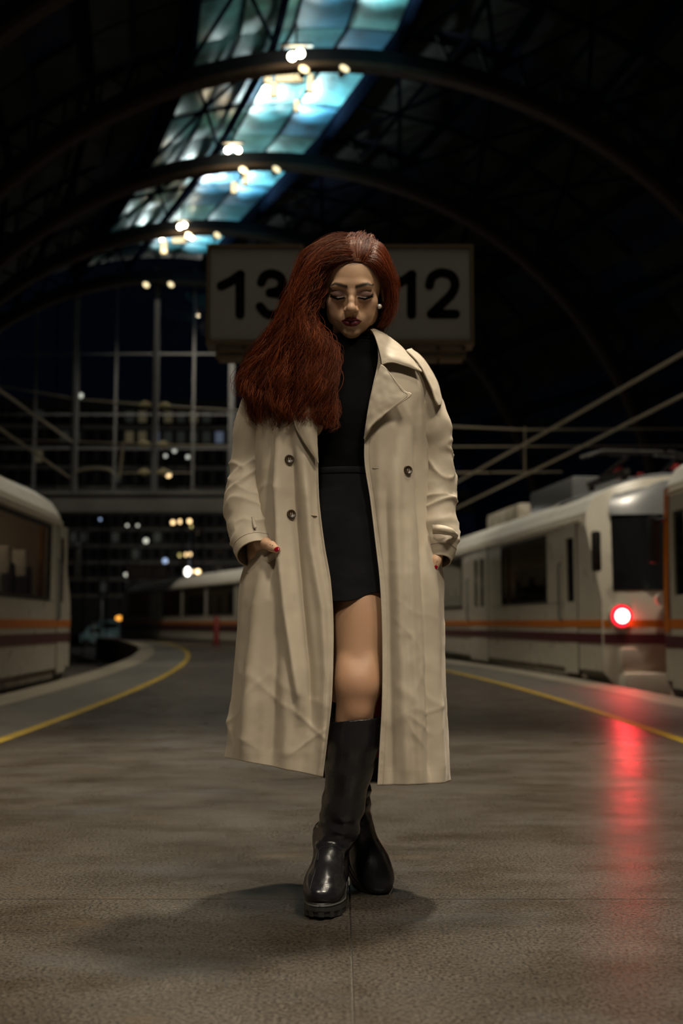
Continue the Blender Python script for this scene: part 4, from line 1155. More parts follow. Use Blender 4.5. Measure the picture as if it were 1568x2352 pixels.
THB = [w(597, 1245, 2.885), w(611, 1248, 2.850), w(624, 1255, 2.826), w(636, 1263, 2.812)]
P3, F3 = hand(WRL + np.array([0, -.006, 0]), (.24, -.12, -1.0), (.9, -.35, .2), (-.4, -1, 0), THB, (.25, .3, .3, .35))
TH2 = [w(1003, 1264, 2.925), w(1003, 1276, 2.905), w(1001, 1289, 2.893), w(998, 1303, 2.888)]
P4, F4 = hand(WRR + np.array([-.01, .005, 0]), (-.22, .05, -1.0), (-.9, -.35, .2), (.4, -1, 0), TH2, (.25, .3, .3, .35))
def skin_cols(P, extra=None):
    c = np.tile(SK, (len(P), 1)) * (1 + .06 * vnoise(P, 25, 5)[:, None]); return c
c2 = skin_cols(P2) * np.array([.80, .74, .70])  # weaker light on the legs put into their skin colour
kd = np.linalg.norm((P2 - (LK + np.array([0, -.05, 0]))) / np.array([.06, .06, .07]), axis=1); c2 = blend(c2, .35 * np.exp(-kd ** 2), (.46, .22, .14))
c3, c4 = skin_cols(P3), skin_cols(P4)
for q in ((625.5, 1255.5), (620.5, 1253.0)):
    dd = np.linalg.norm((P3 - w(q[0], q[1] - 2, 2.814))[:, [0, 2]], axis=1); c3 = blend(c3, np.exp(-(dd / .0016) ** 4), (.02, .015, .015))   # inked dots
for q in ((1003, 1292), (1002, 1297), (1005, 1289)):
    dd = np.linalg.norm((P4 - w(q[0], q[1], 2.868))[:, [0, 2]], axis=1); c4 = blend(c4, np.exp(-(dd / .0014) ** 4), (.02, .015, .015))
off = np.cumsum([0, len(HEADP), len(P2), len(P3)])
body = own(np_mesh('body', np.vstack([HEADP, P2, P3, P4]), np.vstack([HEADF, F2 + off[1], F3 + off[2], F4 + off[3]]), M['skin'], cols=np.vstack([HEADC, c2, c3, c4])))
body['label'] = 'warm tan skin of face, knee and hands'
# nails
def nail(c, d, up, l, wd, nm='thumb_nail'):
    d = np.array(d, float); d /= np.linalg.norm(d); up = np.array(up, float); up -= d * up.dot(d); up /= np.linalg.norm(up); sd = np.cross(d, up)
    rows = []
    for i in range(9):
        t = i / 8 * 2 - 1; hw = wd * math.sqrt(max(.02, 1 - abs(t) ** 2.6))
        rows.append([np.array(c) + d * l * t + sd * hw * u + up * (.0035 - .0030 * u * u - .0015 * t * t) for u in np.linspace(-1, 1, 7)])
    G = np.array(rows); return np_mesh(nm, G.reshape(-1, 3), grid_faces(9, 7), M['nail'])
nl = nail(THB[3] + np.array([-.0008, -.0062, .0018]), THB[3] - THB[2], (-.05, -1, .35), .0098, .0078); nl.parent = body
nl['label'] = 'crimson varnished thumb nail'
nl2 = nail(TH2[3] + np.array([.0, -.0066, .0015]), TH2[3] - TH2[2], (-.1, -1, .3), .0095, .0072); nl2.parent = body
# lashes
for s in (-1, 1):
    mb = MB()
    for t in np.linspace(0, 1, 34):
        xx = .0165 + .032 * t; p0 = np.array([s * xx, np.interp(xx, [.0165, .0315, .0485], [-.0872, -.0900, -.0800]), np.interp(xx, [.0165, .0315, .0485], [-.0058, -.0080, -.0035])])
        d = np.array([s * (t - .42) * .9, -.60, -.75]); d /= np.linalg.norm(d); L_ = .0034 + .0036 * t
        q = [head_to_world((p0 + d * L_ * u + np.array([0, 0, .0012 * u * u]))[None])[0] for u in (0, .5, 1)]
        mb.tube(q, [.0007, .0005, .0002], 4, caps=False)
    o = mb.build('eyelashes', M['lash']); o.parent = body
# pearl earring
er = w(871, 704, 2.912)
eo = MB().ball(er, .0068, 20, 14).build('earring', M['pearl'], None, 0); own(eo); eo['label'] = 'round white pearl ear stud'

# ================================================================== jumper and skirt
def tube_loft(name, rows, nr, nc, m, disp=None, thick=.0):
    """rows: (centre, half width, half depth); elliptical rings seen from the front"""
    A = np.array([list(c) + [a, b] for c, a, b in rows]); A = catmull(A, nr)
    th = np.linspace(0, 2 * PI, nc, endpoint=False)
    G = np.stack([A[:, 0:1] + A[:, 3:4] * np.sin(th), A[:, 1:2] - A[:, 4:5] * np.cos(th), np.repeat(A[:, 2:3], nc, 1)], -1)
    if disp is not None:
        N_ = grid_normals(G, True); ctr = A[:, None, :3]
        sg_ = np.sign(((G - ctr) * N_).sum(-1, keepdims=True)); N_ = N_ * np.where(sg_ == 0, 1, sg_)
        T_, H_ = np.meshgrid(np.linspace(0, 1, nr), th, indexing='ij')
        G = G + N_ * disp(T_, H_, G)[..., None]
    o = np_mesh(name, G.reshape(-1, 3), grid_faces(nr, nc, True), m); own(o)
    if thick:
        md = o.modifiers.new('thickness', 'SOLIDIFY'); md.thickness = thick; md.offset = 0
    return o
def nz(sc, seed, o=2): return lambda G: vnoise(G.reshape(-1, 3) * np.array(sc), 1.0, seed, o).reshape(G.shape[:2])
n1 = nz((18, 18, 30), 4.0); n2 = nz((9, 9, 14), 9.0)
jump = tube_loft('turtleneck', [(w(812, 779, 2.985), .0590, .0600), (w(812, 783, 2.985), .0625, .0640), (w(812, 796, 2.985), .0640, .0645), (w(812, 812, 2.985), .0660, .0650), (w(812, 832, 2.985), .070, .068), (w(812, 860, 2.985), .125, .082), (w(810, 905, 2.98), .172, .096), (w(806, 960, 2.975), .158, .112), (w(802, 1030, 2.975), .128, .108), (w(800, 1110, 2.975), .118, .105)], 120, 120, M['knit'],
                 lambda T, H, G: .0022 * n1(G) + .003 * n2(G) + .0015 * np.sin(T * 95) * (T < .22), .004)
skirt = tube_loft('skirt', [(w(802, 1086, 2.972), .1150, .1060), (w(802, 1100, 2.972), .1165, .1085), (w(804, 1140, 2.972), .124, .112), (w(806, 1200, 2.972), .142, .120), (w(808, 1270, 2.972), .155, .126), (w(810, 1330, 2.968), .152, .132), (w(812, 1378, 2.962), .146, .132)], 130, 140, M['skirt'],
                  lambda T, H, G: .004 * n2(G) * T + .0035 * np.sin(H * 9 + 3 * T) * T ** 2 + .002 * n1(G) + .0035 * np.exp(-((T - .02) / .03) ** 2), .004)
# the hem hangs lower on the pit side
me = skirt.data; co = np.zeros(len(me.vertices) * 3, np.float32); me.vertices.foreach_get('co', co); co = co.reshape(-1, 3)
k_ = np.clip((1.08 - co[:, 2]) / .3, 0, 1) ** 2
co[:, 2] -= k_ * (-(co[:, 0] - .03) * .22 + .004 * np.sin(co[:, 0] * 60)); me.vertices.foreach_set('co', co.ravel()); me.update()
wb = tube_loft('waistband', [(w(802, 1084, 2.972), .1185, .1095), (w(802, 1090, 2.972), .1195, .1110), (w(802, 1098, 2.972), .1190, .1105)], 8, 120, M['skirt'], None, .003)
wb.parent = skirt; wb.matrix_parent_inverse = Matrix()
# ================================================================== the trench coat
def proj(P):
    P = np.asarray(P, float); ct, st = math.cos(TILT), math.sin(TILT)
    y, z = P[..., 1], P[..., 2] - CAM_H
    f = y * ct + z * st; u = -y * st + z * ct
    return 784 + FPX * P[..., 0] / f, 1176 - FPX * u / f

# measured rows: py, edge and outline on the pit side, edge and outline on the tail lamp side, front Y, side Y, back Y
CR = [(772, 757, 742, 862, 874, 2.945, 2.995, 3.035), (792, 750, 718, 866, 900, 2.915, 3.005, 3.055), (822, 742, 668, 868, 938, 2.893, 3.010, 3.085),
      (850, 737, 618, 864, 968, 2.875, 3.010, 3.105), (885, 732, 592, 856, 986, 2.860, 3.005, 3.120), (950, 727, 588, 843, 984, 2.846, 3.000, 3.125),
      (1050, 730, 590, 836, 982, 2.842, 2.995, 3.120), (1150, 733, 590, 850, 988, 2.840, 2.995, 3.120), (1250, 745, 578, 862, 1000, 2.832, 2.990, 3.125),
      (1340, 760, 556, 872, 1014, 2.822, 2.985, 3.135), (1450, 766, 546, 877, 1016, 2.812, 2.985, 3.150), (1600, 762, 532, 877, 1021, 2.800, 2.985, 3.170),
      (1700, 751, 525, 872, 1026, 2.797, 2.985, 3.180), (1785, 741, 521, 866, 1031, 2.795, 2.985, 3.190)]
ctrl = []
for i, (py, xiL, xoL, xiR, xoR, yf, ys, yb) in enumerate(CR):
    last = i == len(CR) - 1; row = []
    pL = [0] * 11
    if last: pL = [0, -18, -38, -47, -30, 0, 0, 8, 15, 18, 20]
    top = i < 5; drop = [0] * 11
    def q(px, Y, k): return w(px, py + pL[k], Y)
    wl, wr = xoL - xiL, xoR - xiR
    row.append(q(xiL, yf, 0)); row.append(q(xiL + wl * .40, yf - .004, 1)); row.append(q(xiL + wl * .84, yf + .045, 2)); row.append(q(xoL, ys, 3))
    sL, sR = q(xoL, ys, 3), q(xoR, ys, 7)
    zb = lambda k: q(800, ys, k)[2] + (.012 if i < 3 else 0) - ((.042 if last else .012 if i == len(CR) - 2 else 0) if k > 4 else 0)
    row.append(np.array([sL[0] * .80 + sR[0] * .20, yb + DY - .02, zb(4)])); row.append(np.array([sL[0] * .5 + sR[0] * .5, yb + DY, zb(5)])); row.append(np.array([sL[0] * .20 + sR[0] * .80, yb + DY - .02, zb(6)]))
    row.append(sR); row.append(q(xiR + wr * .84, yf + .045, 8)); row.append(q(xiR + wr * .40, yf - .004, 9)); row.append(q(xiR, yf, 10))
    ctrl.append(row)
ctrl = np.array(ctrl)
NR, NC = 300, 330
G = catmull(ctrl.reshape(len(CR), -1), NR).reshape(NR, 11, 3)
# columns: closer together near the two front edges
tt = np.linspace(0, 1, NC); tt = tt + .10 * np.sin(2 * PI * tt) * -.55
tt = np.clip(tt, 0, 1)
Gc = catmull(G.transpose(1, 0, 2).reshape(11, -1), 1001).reshape(1001, NR, 3)
ii = np.clip((tt * 1000).round().astype(int), 0, 1000); COAT = Gc[ii].transpose(1, 0, 2).copy()
def outward(Gd, ctr):
    N_ = grid_normals(Gd); s_ = np.sign((N_[..., :2] * (Gd - ctr)[..., :2]).sum(-1, keepdims=True)); return N_ * np.where(np.median(s_) >= 0, 1, -1)
cen = np.array([.02, 2.99 + DY, 0])
NRM = outward(COAT, cen)
PX, PY = proj(COAT); FRONT = np.repeat(((tt < .36) | (tt > .64))[None, :], NR, 0)
RID = [  # polyline px,py ; height in m ; width in px
    ([(640, 1060), (646, 1250), (658, 1400), (676, 1520), (690, 1620)], .026, 11), ([(668, 1030), (678, 1200), (694, 1380), (712, 1540), (715, 1640)], -.020, 11),
    ([(698, 1080), (712, 1250), (738, 1400), (748, 1560), (738, 1760)], .016, 11), ([(617, 960), (621, 1130), (626, 1260), (618, 1330)], -.020, 9), ([(600, 1330), (582, 1500), (566, 1740)], .016, 15),
    ([(632, 1400), (628, 1560), (620, 1760)], -.015, 15), ([(655, 1560), (660, 1680), (655, 1770)], .013, 16), ([(545, 1400), (536, 1560), (532, 1750)], -.006, 10), ([(700, 1560), (700, 1680), (690, 1780)], -.006, 14),
    ([(905, 1010), (912, 1200), (922, 1500), (935, 1810)], .011, 13), ([(955, 960), (972, 1200), (985, 1500), (994, 1800)], -.016, 11), ([(992, 1250), (1003, 1500), (1012, 1800)], .012, 10),
    ([(885, 1150), (892, 1400), (896, 1600), (900, 1800)], -.008, 10), ([(940, 1230), (945, 1450), (955, 1650), (965, 1810)], .010, 12), ([(870, 1010), (868, 1090), (876, 1250)], .005, 12), ([(925, 920), (915, 1000), (900, 1090)], -.006, 14)]
D = np.zeros((NR, NC))
for pl, amp, wd in RID:
    pl = np.array(pl, float); y0, y1 = pl[0, 1], pl[-1, 1]
    lx = np.interp(PY, pl[:, 1], pl[:, 0]); env = np.clip((PY - y0 + 60) / 120, 0, 1) * np.clip((y1 + 50 - PY) / 90, 0, 1)
    D += FRONT * amp * np.exp(-((PX - lx) / wd) ** 2) * env
flat = COAT.reshape(-1, 3)
TT = np.linspace(0, 1, NR)[:, None]
def aniso(P_, sx, sz, seed, shear=0.0, o=2):
    Q = np.stack([P_[:, 0] * sx + shear * P_[:, 2] * sx, P_[:, 1] * sx * .8, P_[:, 2] * sz], 1); return vnoise(Q, 1, seed, o)
dn = np.clip(TT * 4, .3, 1)
D += (.0075 * aniso(flat, 11, 1.5, 2.0, .12) + .0052 * aniso(flat, 22, 3.0, 8.0, -.25)).reshape(NR, NC) * np.clip(TT * 2.2, .35, 1)
cr1 = 1 - np.abs(aniso(flat, 9, 6, 21.0, .9)).reshape(NR, NC); cr2 = 1 - np.abs(aniso(flat, 8, 5, 33.0, -1.1)).reshape(NR, NC)
msk = np.clip(aniso(flat, 5, 4, 50.0, 0).reshape(NR, NC) * 2.5, 0, 1)
D += (.0040 * np.clip(cr1, 0, 1) ** 12 + .0036 * np.clip(cr2, 0, 1) ** 12) * msk * dn
D += .0013 * vnoise(flat, 30, 7.0, 2).reshape(NR, NC)
# back and sides hang in soft pleats
D += ~FRONT * .012 * np.sin(tt * 60)[None, :] * TT ** 1.5
# puckered front edges
ed = np.minimum(tt, 1 - tt)[None, :]
D += .0016 * np.exp(-(ed / .012) ** 2) * vnoise(flat * np.array([8, 8, 120]), 1, 5.0).reshape(NR, NC)
D -= .0012 * np.exp(-((ed - .017) / .004) ** 2)
D *= np.clip(ed / .008, .15, 1)
COAT = COAT + NRM * D[..., None]
NRM = outward(COAT, cen); PX, PY = proj(COAT)
coat = empty('trench_coat'); own(coat); coat['label'] = 'open beige double breasted trench coat'
def cpart(o, parent=None):
    o.parent = parent or coat; o.matrix_parent_inverse = Matrix(); return o
def solid(o, t, off=-1.0):
    md = o.modifiers.new('thickness', 'SOLIDIFY'); md.thickness = t; md.offset = off; md.use_even_offset = False; return o
shellF = grid_faces(NR, NC)
cb = np_mesh('coat_body', COAT.reshape(-1, 3), shellF, M['coat']); cpart(cb); solid(cb, .0028, 0)
def surf(px, py, r=7):
    d = (PX - px) ** 2 + (PY - py) ** 2 + np.where(FRONT, 0, 1e9); k = np.argmin(d); i, j = divmod(k, NC); return COAT[i, j], NRM[i, j]
def coatY(px, py): return surf(px, py)[0][1] - DY
# lining of the back panel: red, with a black band along the hem
jb = np.nonzero((tt > .42) & (tt < .62))[0]; rows_ = np.arange(int(NR * .45), NR - 1)
LN = COAT[rows_][:, jb] - NRM[rows_][:, jb] * .008
hz_ = LN[..., 2] - LN[-1:, :, 2]
nb = int((hz_[:, 0] > .036).sum())
ln = np_mesh('lining', LN[:nb].reshape(-1, 3), grid_faces(nb, len(jb)), M['lining_red']); cpart(ln); ln['label'] = 'red lining inside the coat back'
ln2 = np_mesh('lining_band', LN[nb - 1:].reshape(-1, 3), grid_faces(len(rows_) - nb + 1, len(jb)), M['lining_black']); cpart(ln2); ln2['label'] = 'black band below the red lining'
# stitched lines
def seam(pts, r=.0005, nm='stitching', m='coat_dark'):
    return cpart(MB().tube([Vector(p) for p in pts], r, 5).build(nm, M[m], None, 0))
for jc in (int(np.argmin(abs(tt - .017))), int(np.argmin(abs(tt - .983)))):
    seam([COAT[i, jc] + NRM[i, jc] * .0010 for i in range(40, NR - 1, 2)])
ih = int(np.argmin(abs(COAT[:, 2, 2] - COAT[-1, 2, 2] - .034)))
seam([COAT[ih, j] + NRM[ih, j] * .0010 for j in range(1, int(NC * .35))]); 
ih = int(np.argmin(abs(COAT[:, -3, 2] - COAT[-1, -3, 2] - .034)))
seam([COAT[ih, j] + NRM[ih, j] * .0010 for j in range(int(NC * .65), NC - 1)])

# ------------------------------------------------------------------ collar, lapels, straps: cut pieces lying on the coat
def piece(name, ctrl_rows, nr, nc, thick=.003, noise=.0018, bulge=0.0, m='coat', stitch=True):
    A = np.array([[w(*p) for p in r] for r in ctrl_rows]); k = A.shape[1]
    A = catmull(A.reshape(len(A), -1), nr).reshape(nr, k, 3)
    A = catmull(A.transpose(1, 0, 2).reshape(k, -1), nc).reshape(nc, nr, 3).transpose(1, 0, 2)
    N_ = grid_normals(A); N_ = N_ * np.where(np.median(N_[..., 1]) > 0, -1, 1)
    u = np.linspace(0, 1, nr)[:, None]; v = np.linspace(0, 1, nc)[None, :]
    d = noise * vnoise(A.reshape(-1, 3), 38, 3.0, 2).reshape(nr, nc) + bulge * np.sin(PI * u) * np.sin(PI * v)
    A = A + N_ * d[..., None]
    o = np_mesh(name, A.reshape(-1, 3), grid_faces(nr, nc), M[m]); cpart(o); solid(o, thick, 0)
    if stitch:
        e = max(1, nc // 12)
        s_ = MB().tube([Vector(A[i, nc - 1 - e] + N_[i, nc - 1 - e] * (thick * .5 + .0006)) for i in range(0, nr)], .0005, 5).build('stitching', M['coat_dark'], None, 0)
        s_.parent = o
    return A, N_, o
piece('lapel', [[(875, 838, 2.842), (882, 842, 2.839), (889, 849, 2.836)], [(865, 862, 2.836), (886, 868, 2.829), (908, 873, 2.826)], [(856, 892, 2.830), (890, 898, 2.821), (929, 897, 2.820)],
                [(848, 925, 2.828), (888, 922, 2.817), (944, 908, 2.816)], [(842, 960, 2.828), (866, 956, 2.819), (897, 942, 2.814)], [(838, 988, 2.830), (848, 983, 2.818), (860, 973, 2.822)], [(836, 1008, 2.834), (838, 1006, 2.830), (841, 1002, 2.830)]], 60, 36, bulge=.001, noise=.0028)
piece('collar', [[(843, 757, 2.985), (850, 751, 2.995), (862, 755, 3.02), (868, 765, 3.03)], [(851, 758, 2.940), (864, 758, 2.945), (885, 768, 2.972), (893, 780, 2.985)], [(861, 775, 2.905), (884, 778, 2.908), (912, 790, 2.935), (926, 803, 2.950)],
                 [(868, 798, 2.882), (896, 800, 2.880), (930, 812, 2.899), (950, 828, 2.915)], [(874, 822, 2.860), (900, 822, 2.854), (938, 834, 2.870), (966, 851, 2.888)], [(877, 839, 2.850), (898, 833, 2.847), (934, 842, 2.864), (968, 855, 2.884)]], 60, 40, bulge=.001, noise=.0024)
piece('lapel', [[(729, 925, 2.834), (700, 930, 2.822), (668, 945, 2.828)], [(728, 970, 2.832), (706, 978, 2.816), (680, 985, 2.824)], [(728, 1010, 2.830), (714, 1016, 2.820), (698, 1016, 2.824)], [(730, 1045, 2.830), (725, 1047, 2.826), (718, 1046, 2.826)], [(731, 1064, 2.832), (730, 1064, 2.832), (729, 1063, 2.832)]], 40, 24, bulge=.001, noise=.0026)

# ------------------------------------------------------------------ sleeves
def sleeve(path, rad, nm, seed, cuff_tilt, extra_bump=None, nr=170, nc=110):
    A = np.array([list(w(*p)) + list(r) for p, r in zip(path, rad)]); A = catmull(A, nr)
    C_ = A[:, :3]; T_ = np.gradient(C_, axis=0); T_ /= np.linalg.norm(T_, axis=1)[:, None]
    th = np.linspace(0, 2 * PI, nc, endpoint=False); Gd = np.zeros((nr, nc, 3))
    for i in range(nr):
        t = T_[i]; side = np.cross(t, np.array([0, 1.0, 0])); side /= np.linalg.norm(side); dep = np.cross(side, t)
        Gd[i] = C_[i] + np.outer(np.cos(th), side) * A[i, 3] + np.outer(np.sin(th), dep) * A[i, 4]
    if cuff_tilt is not None:
        k = np.clip((np.arange(nr) - nr * .72) / (nr * .28), 0, 1)[:, None] ** 1.5
        Gd += (k * ((Gd - C_[:, None]) @ np.array(cuff_tilt[0])))[..., None] * np.array(cuff_tilt[1])
    N_ = grid_normals(Gd, True); N_ *= np.where(np.median(((Gd - C_[:, None]) * N_).sum(-1)) < 0, -1, 1)
    fl = Gd.reshape(-1, 3); u = np.linspace(0, 1, nr)[:, None]
    d = .0085 * aniso(fl, 9, 7, seed, .9).reshape(nr, nc) + .004 * aniso(fl, 14, 16, seed + 5, -.8).reshape(nr, nc)
    rg = 1 - np.abs(aniso(fl, 7, 9, seed + 9, -1.0).reshape(nr, nc)); rg2 = 1 - np.abs(aniso(fl, 6, 10, seed + 19, .9).reshape(nr, nc))
    d += (.0080 * np.clip(rg, 0, 1) ** 11 + .0070 * np.clip(rg2, 0, 1) ** 11) * np.clip(u * 3 - .5, .1, 1)
    d += .0008 * vnoise(fl, 50, seed + 3, 2).reshape(nr, nc)
    d *= np.clip((1 - u) * 14, .15, 1)
    Gd = Gd + N_ * d[..., None]
    o = np_mesh(nm, fl * 0 + Gd.reshape(-1, 3), grid_faces(nr, nc, True), M['coat']); cpart(o); solid(o, .003, 0)
    iu = int(nr * .925)
    s_ = MB().tube([Vector(Gd[iu, k % nc] + N_[iu, k % nc] * .002) for k in range(0, nc + 1, 2)], .0005, 5).build('stitching', M['coat_dark'], None, 0); s_.parent = o
    return Gd, N_, o
SG1, SN1, so1 = sleeve([(672, 840, 3.0), (636, 890, 3.0), (603, 960, 3.01), (577, 1050, 3.015), (570, 1130, 2.99), (571, 1185, 2.955), (579, 1235, 2.915), (588, 1272, 2.885)],
                       [(.055, .06), (.070, .082), (.068, .084), (.055, .076), (.054, .070), (.056, .066), (.054, .058), (.050, .054)], 'sleeve', 3.0, None)
SG2, SN2, so2 = sleeve([(922, 866, 3.0), (950, 897, 3.0), (981, 955, 3.005), (998, 1050, 3.005), (1004, 1130, 2.99), (1007, 1190, 2.97), (1009, 1240, 2.95), (1008, 1290, 2.93)],
                       [(.028, .05), (.042, .074), (.050, .082), (.051, .074), (.048, .066), (.046, .060), (.045, .054), (.030, .046)], 'sleeve', 31.0, None)
# strap bunched round the tail lamp side cuff
sp = MB(); 
piece('cuff_strap', [[(992, 1206, 2.885), (993, 1216, 2.878), (994, 1226, 2.885)], [(1015, 1207, 2.868), (1016, 1217, 2.856), (1016, 1224, 2.872)], [(1034, 1214, 2.878), (1038, 1222, 2.862), (1036, 1230, 2.880)], [(1043, 1222, 2.915), (1050, 1228, 2.905), (1046, 1240, 2.915)]], 30, 16, thick=.004, noise=.003, bulge=.006)
piece('cuff_strap', [[(578, 1188, 2.870), (580, 1186, 2.868), (583, 1187, 2.870)], [(580, 1202, 2.862), (582, 1201, 2.860), (586, 1201, 2.862)], [(583, 1214, 2.855), (586, 1213, 2.853), (589, 1212, 2.855)]], 12, 8, thick=.003, noise=0, stitch=False)
# shoulder strap
piece('epaulette', [[(933, 804, 2.918), (939, 802, 2.950), (944, 801, 2.985)], [(957, 829, 2.905), (965, 825, 2.938), (971, 823, 2.98)], [(975, 859, 2.895), (984, 854, 2.926), (990, 852, 2.97)], [(990, 891, 2.890), (999, 886, 2.917), (1005, 884, 2.96)], [(1000, 920, 2.888), (1008, 917, 2.910), (1013, 915, 2.945)], [(1006, 931, 2.897), (1010, 930, 2.908), (1012, 928, 2.925)]], 50, 18, thick=.004, noise=.0015)
# pocket welt under the thumb
yA, yB = coatY(567, 1318), coatY(634, 1274)
def on_coat(px, py, off): return (px, py, yA + (yB - yA) * (px - 567) / 67 - off)
piece('pocket_welt', [[on_coat(566, 1314, .004), on_coat(570, 1319, .004), on_coat(574, 1326, .0)], [on_coat(588, 1296, .010), on_coat(592, 1301, .010), on_coat(597, 1308, .004)], [on_coat(610, 1279, .010), on_coat(614, 1284, .010), on_coat(619, 1291, .004)], [on_coat(631, 1267, .004), on_coat(634, 1272, .004), on_coat(637, 1279, .0)]], 30, 10, thick=.003, noise=.0)
# buttons and holes
def frame_of(n):
    n = Vector(n).normalized(); u = Vector((0, 0, 1)); u = (u - n * u.dot(n)).normalized(); return u, n.cross(u), n
def button(px, py, r=.0125):
    p, n = surf(px, py); u, v, n = frame_of(n); n = (n + Vector((0, -.6, .25))).normalized(); u, v, n = frame_of(n); p = Vector(p) + n * .0035
    mb = MB(); rows = []
    for rr, hh in ((.0, .0012), (.55, .0012), (.66, .0020), (.80, .0034), (.93, .0030), (1.0, .0012), (.94, -.0012)):
        rows.append([p + (u * math.cos(a) + v * math.sin(a)) * r * max(rr, .02) + n * hh for a in np.linspace(0, 2 * PI, 28, endpoint=False)])
    b = mb.grid(rows, True).build('button', M['horn'], None, 0); cpart(b); b['label'] = 'brown horn button'
    t = MB()
    for sgn in (-1, 1):
        t.tube([p + u * .0032 + v * .0022 * sgn + n * .0018, p - u * .0032 + v * .0022 * sgn + n * .0018], .0006, 5)
    th_ = t.build('thread', M['coat'], None); th_.parent = b
for q in ((935, 1080), (956, 1203), (668, 1180), (664, 1055)): button(*q)
for px, py in ((862, 1077), (720, 1183)):
    p0, n0 = surf(px - 7, py); p1, n1_ = surf(px + 7, py + 1)
    h = MB().tube([Vector(p0) + Vector(n0) * .0012, Vector((p0 + p1) / 2) + Vector(n0) * .0016, Vector(p1) + Vector(n1_) * .0012], [.0012, .0016, .0012], 6).build('buttonhole', M['coat_dark'], None, 0); cpart(h)

# ================================================================== boots
def boot(FM, shaft, srad, name, label, top_n=None, seed=0.0, zip_at=None):
    R3 = FM.to_3x3(); L = lambda p: np.array(FM @ Vector(p))
    pts = np.array([L((x, y, z)) for x in (-.08, .08) for y in (-.17, .16) for z in (0, .2)] + [np.array(p) for p in shaft])
    bfd = Field(pts.min(0) - .08, pts.max(0) + .08, .0027)
    rot = R3
    bfd.ell(L((0, -.100, .056)), (.0465, .054, .033), .0, rot)
    bfd.ell(L((0, -.070, .070)), (.0455, .062, .040), .02, rot)
    bfd.ell(L((0, .078, .070)), (.038, .054, .048), .02, rot)
    bfd.chain([L((0, .036, .165)), L((0, -.055, .074))], [.0415, .0385], .040)
    bfd.cone(L((0, .055, .150)), L((0, .070, .075)), .044, .040, .02)
    bfd.chain([L(ANK)] + [np.array(p) for p in shaft], [.045] + list(srad), .02)
    # open the top of the shaft
    a, b = np.array(shaft[-2]), np.array(shaft[-1]); d = (b - a) / np.linalg.norm(b - a)
    nrm = np.array(top_n) if top_n is not None else d; nrm = nrm / np.linalg.norm(nrm)
    sl = bfd._sub(b - .15, b + .15); X, Y, Z = bfd._xyz(sl)
    pl = (X - b[0]) * nrm[0] + (Y - b[1]) * nrm[1] + (Z - b[2]) * nrm[2]
    bfd.d[sl] = np.maximum(bfd.d[sl], pl)
    bfd.cone(b - d * .05, b + d * .08, srad[-1] - .0065, srad[-1] - .0065, .0, sub=True)
    P, F = bfd.mesh()
    # creases round the ankle and soft waves up the shaft
    Nn = np.zeros_like(P); fn = np.cross(P[F[:, 1]] - P[F[:, 0]], P[F[:, 2]] - P[F[:, 0]])
    for k in range(4): np.add.at(Nn, F[:, k], fn)
    Nn /= np.linalg.norm(Nn, axis=1)[:, None] + 1e-12
    ank = L((0, .05, .160)); sd = np.array(shaft[1]) - ank; hgt = (P - ank) @ (sd / np.linalg.norm(sd))
    env = np.exp(-((hgt - .035) / .05) ** 2)
    dsp = env * (.0030 * np.sin(hgt * 135 + 4.0 * vnoise(P, 12, seed, 2)) + .004 * vnoise(P * np.array([1, 1, 2.2]), 26, seed + 4, 2))
    dsp += .0030 * vnoise(P * np.array([1, 1, .5]), 14, seed + 7, 2) * np.clip((hgt + .02) * 14, 0, 1) + .0007 * vnoise(P, 60, seed, 2)
    P = P + Nn * dsp[:, None]
    r = empty(name); own(r); r['label'] = label
    up = np_mesh('boot_upper', P, F, M['leather']); up.parent = r
    # sole
    n = 120; ang = np.linspace(0, 2 * PI, n, endpoint=False); out = []
    for a_ in ang:
        yy = -math.cos(a_) * .1475 - .008; hw = np.interp(yy, [-.156, -.14, -.10, -.06, 0, .05, .11, .14], [.034, .046, .0525, .053, .043, .041, .042, .030])
        ss = math.sin(a_); out.append((math.copysign(abs(ss) ** .62, ss) * hw, yy))
    tooth = np.array([(k // 4) % 2 for k in range(n)])
    def zt(y): return np.interp(y, [-.16, -.10, .02, .06, .14], [.029, .027, .028, .034, .040])
    rows = []
    rows.append([L((x * .90, y * .97, zt(y) + .012)) for x, y in out])
    rows.append([L((x, y, zt(y) + .006)) for x, y in out]); rows.append([L((x * 1.02, y * 1.005, zt(y) - .002)) for x, y in out])
    rows.append([L((x * 1.03, y * 1.01, zt(y) - .008)) for x, y in out])
    lift = lambda y: np.interp(y, [-.16, -.12, -.05, .14], [.010, .003, 0, 0])
    for zz, ins in ((.014, .0), (.0125, .05), (.0, .06)):
        rows.append([L((x * (1.03 - ins * tooth[k]), y * (1.01 - .5 * ins * tooth[k]), zz + lift(y))) for k, (x, y) in enumerate(out)])
    mb = MB().grid([[Vector(p) for p in r_] for r_ in rows], True); o0 = (len(rows) - 1) * n
    mb.f.append(tuple(o0 + k for k in range(n)))
    so = mb.build('sole', M['sole'], None, 35); so.parent = r
    wl = MB().tube([Vector(L((x * 1.005, y * 1.0, zt(y) + .0055))) for x, y in out + out[:1]], .0022, 6).build('welt', M['welt'], None, 0); wl.parent = so
    # vamp and side seams
    vs = MB(); 
    arc = [L((.044 * math.sin(t), -.012 - .030 * math.cos(t) + .052 * abs(math.sin(t)), .128 - .050 * abs(math.sin(t)) ** 2)) for t in np.linspace(-1.35, 1.35, 26)]
    return r, up, P, Nn
b1, b1u, BP1, BN1 = boot(FM1, SH1, [.0485, .0520, .0590, .0625, .0650], 'boot', 'black knee boot of the leading foot', (-.10, .05, 1), 1.0)
B1X, B1Y = proj(BP1); bfront = BN1[:, 1] < .1
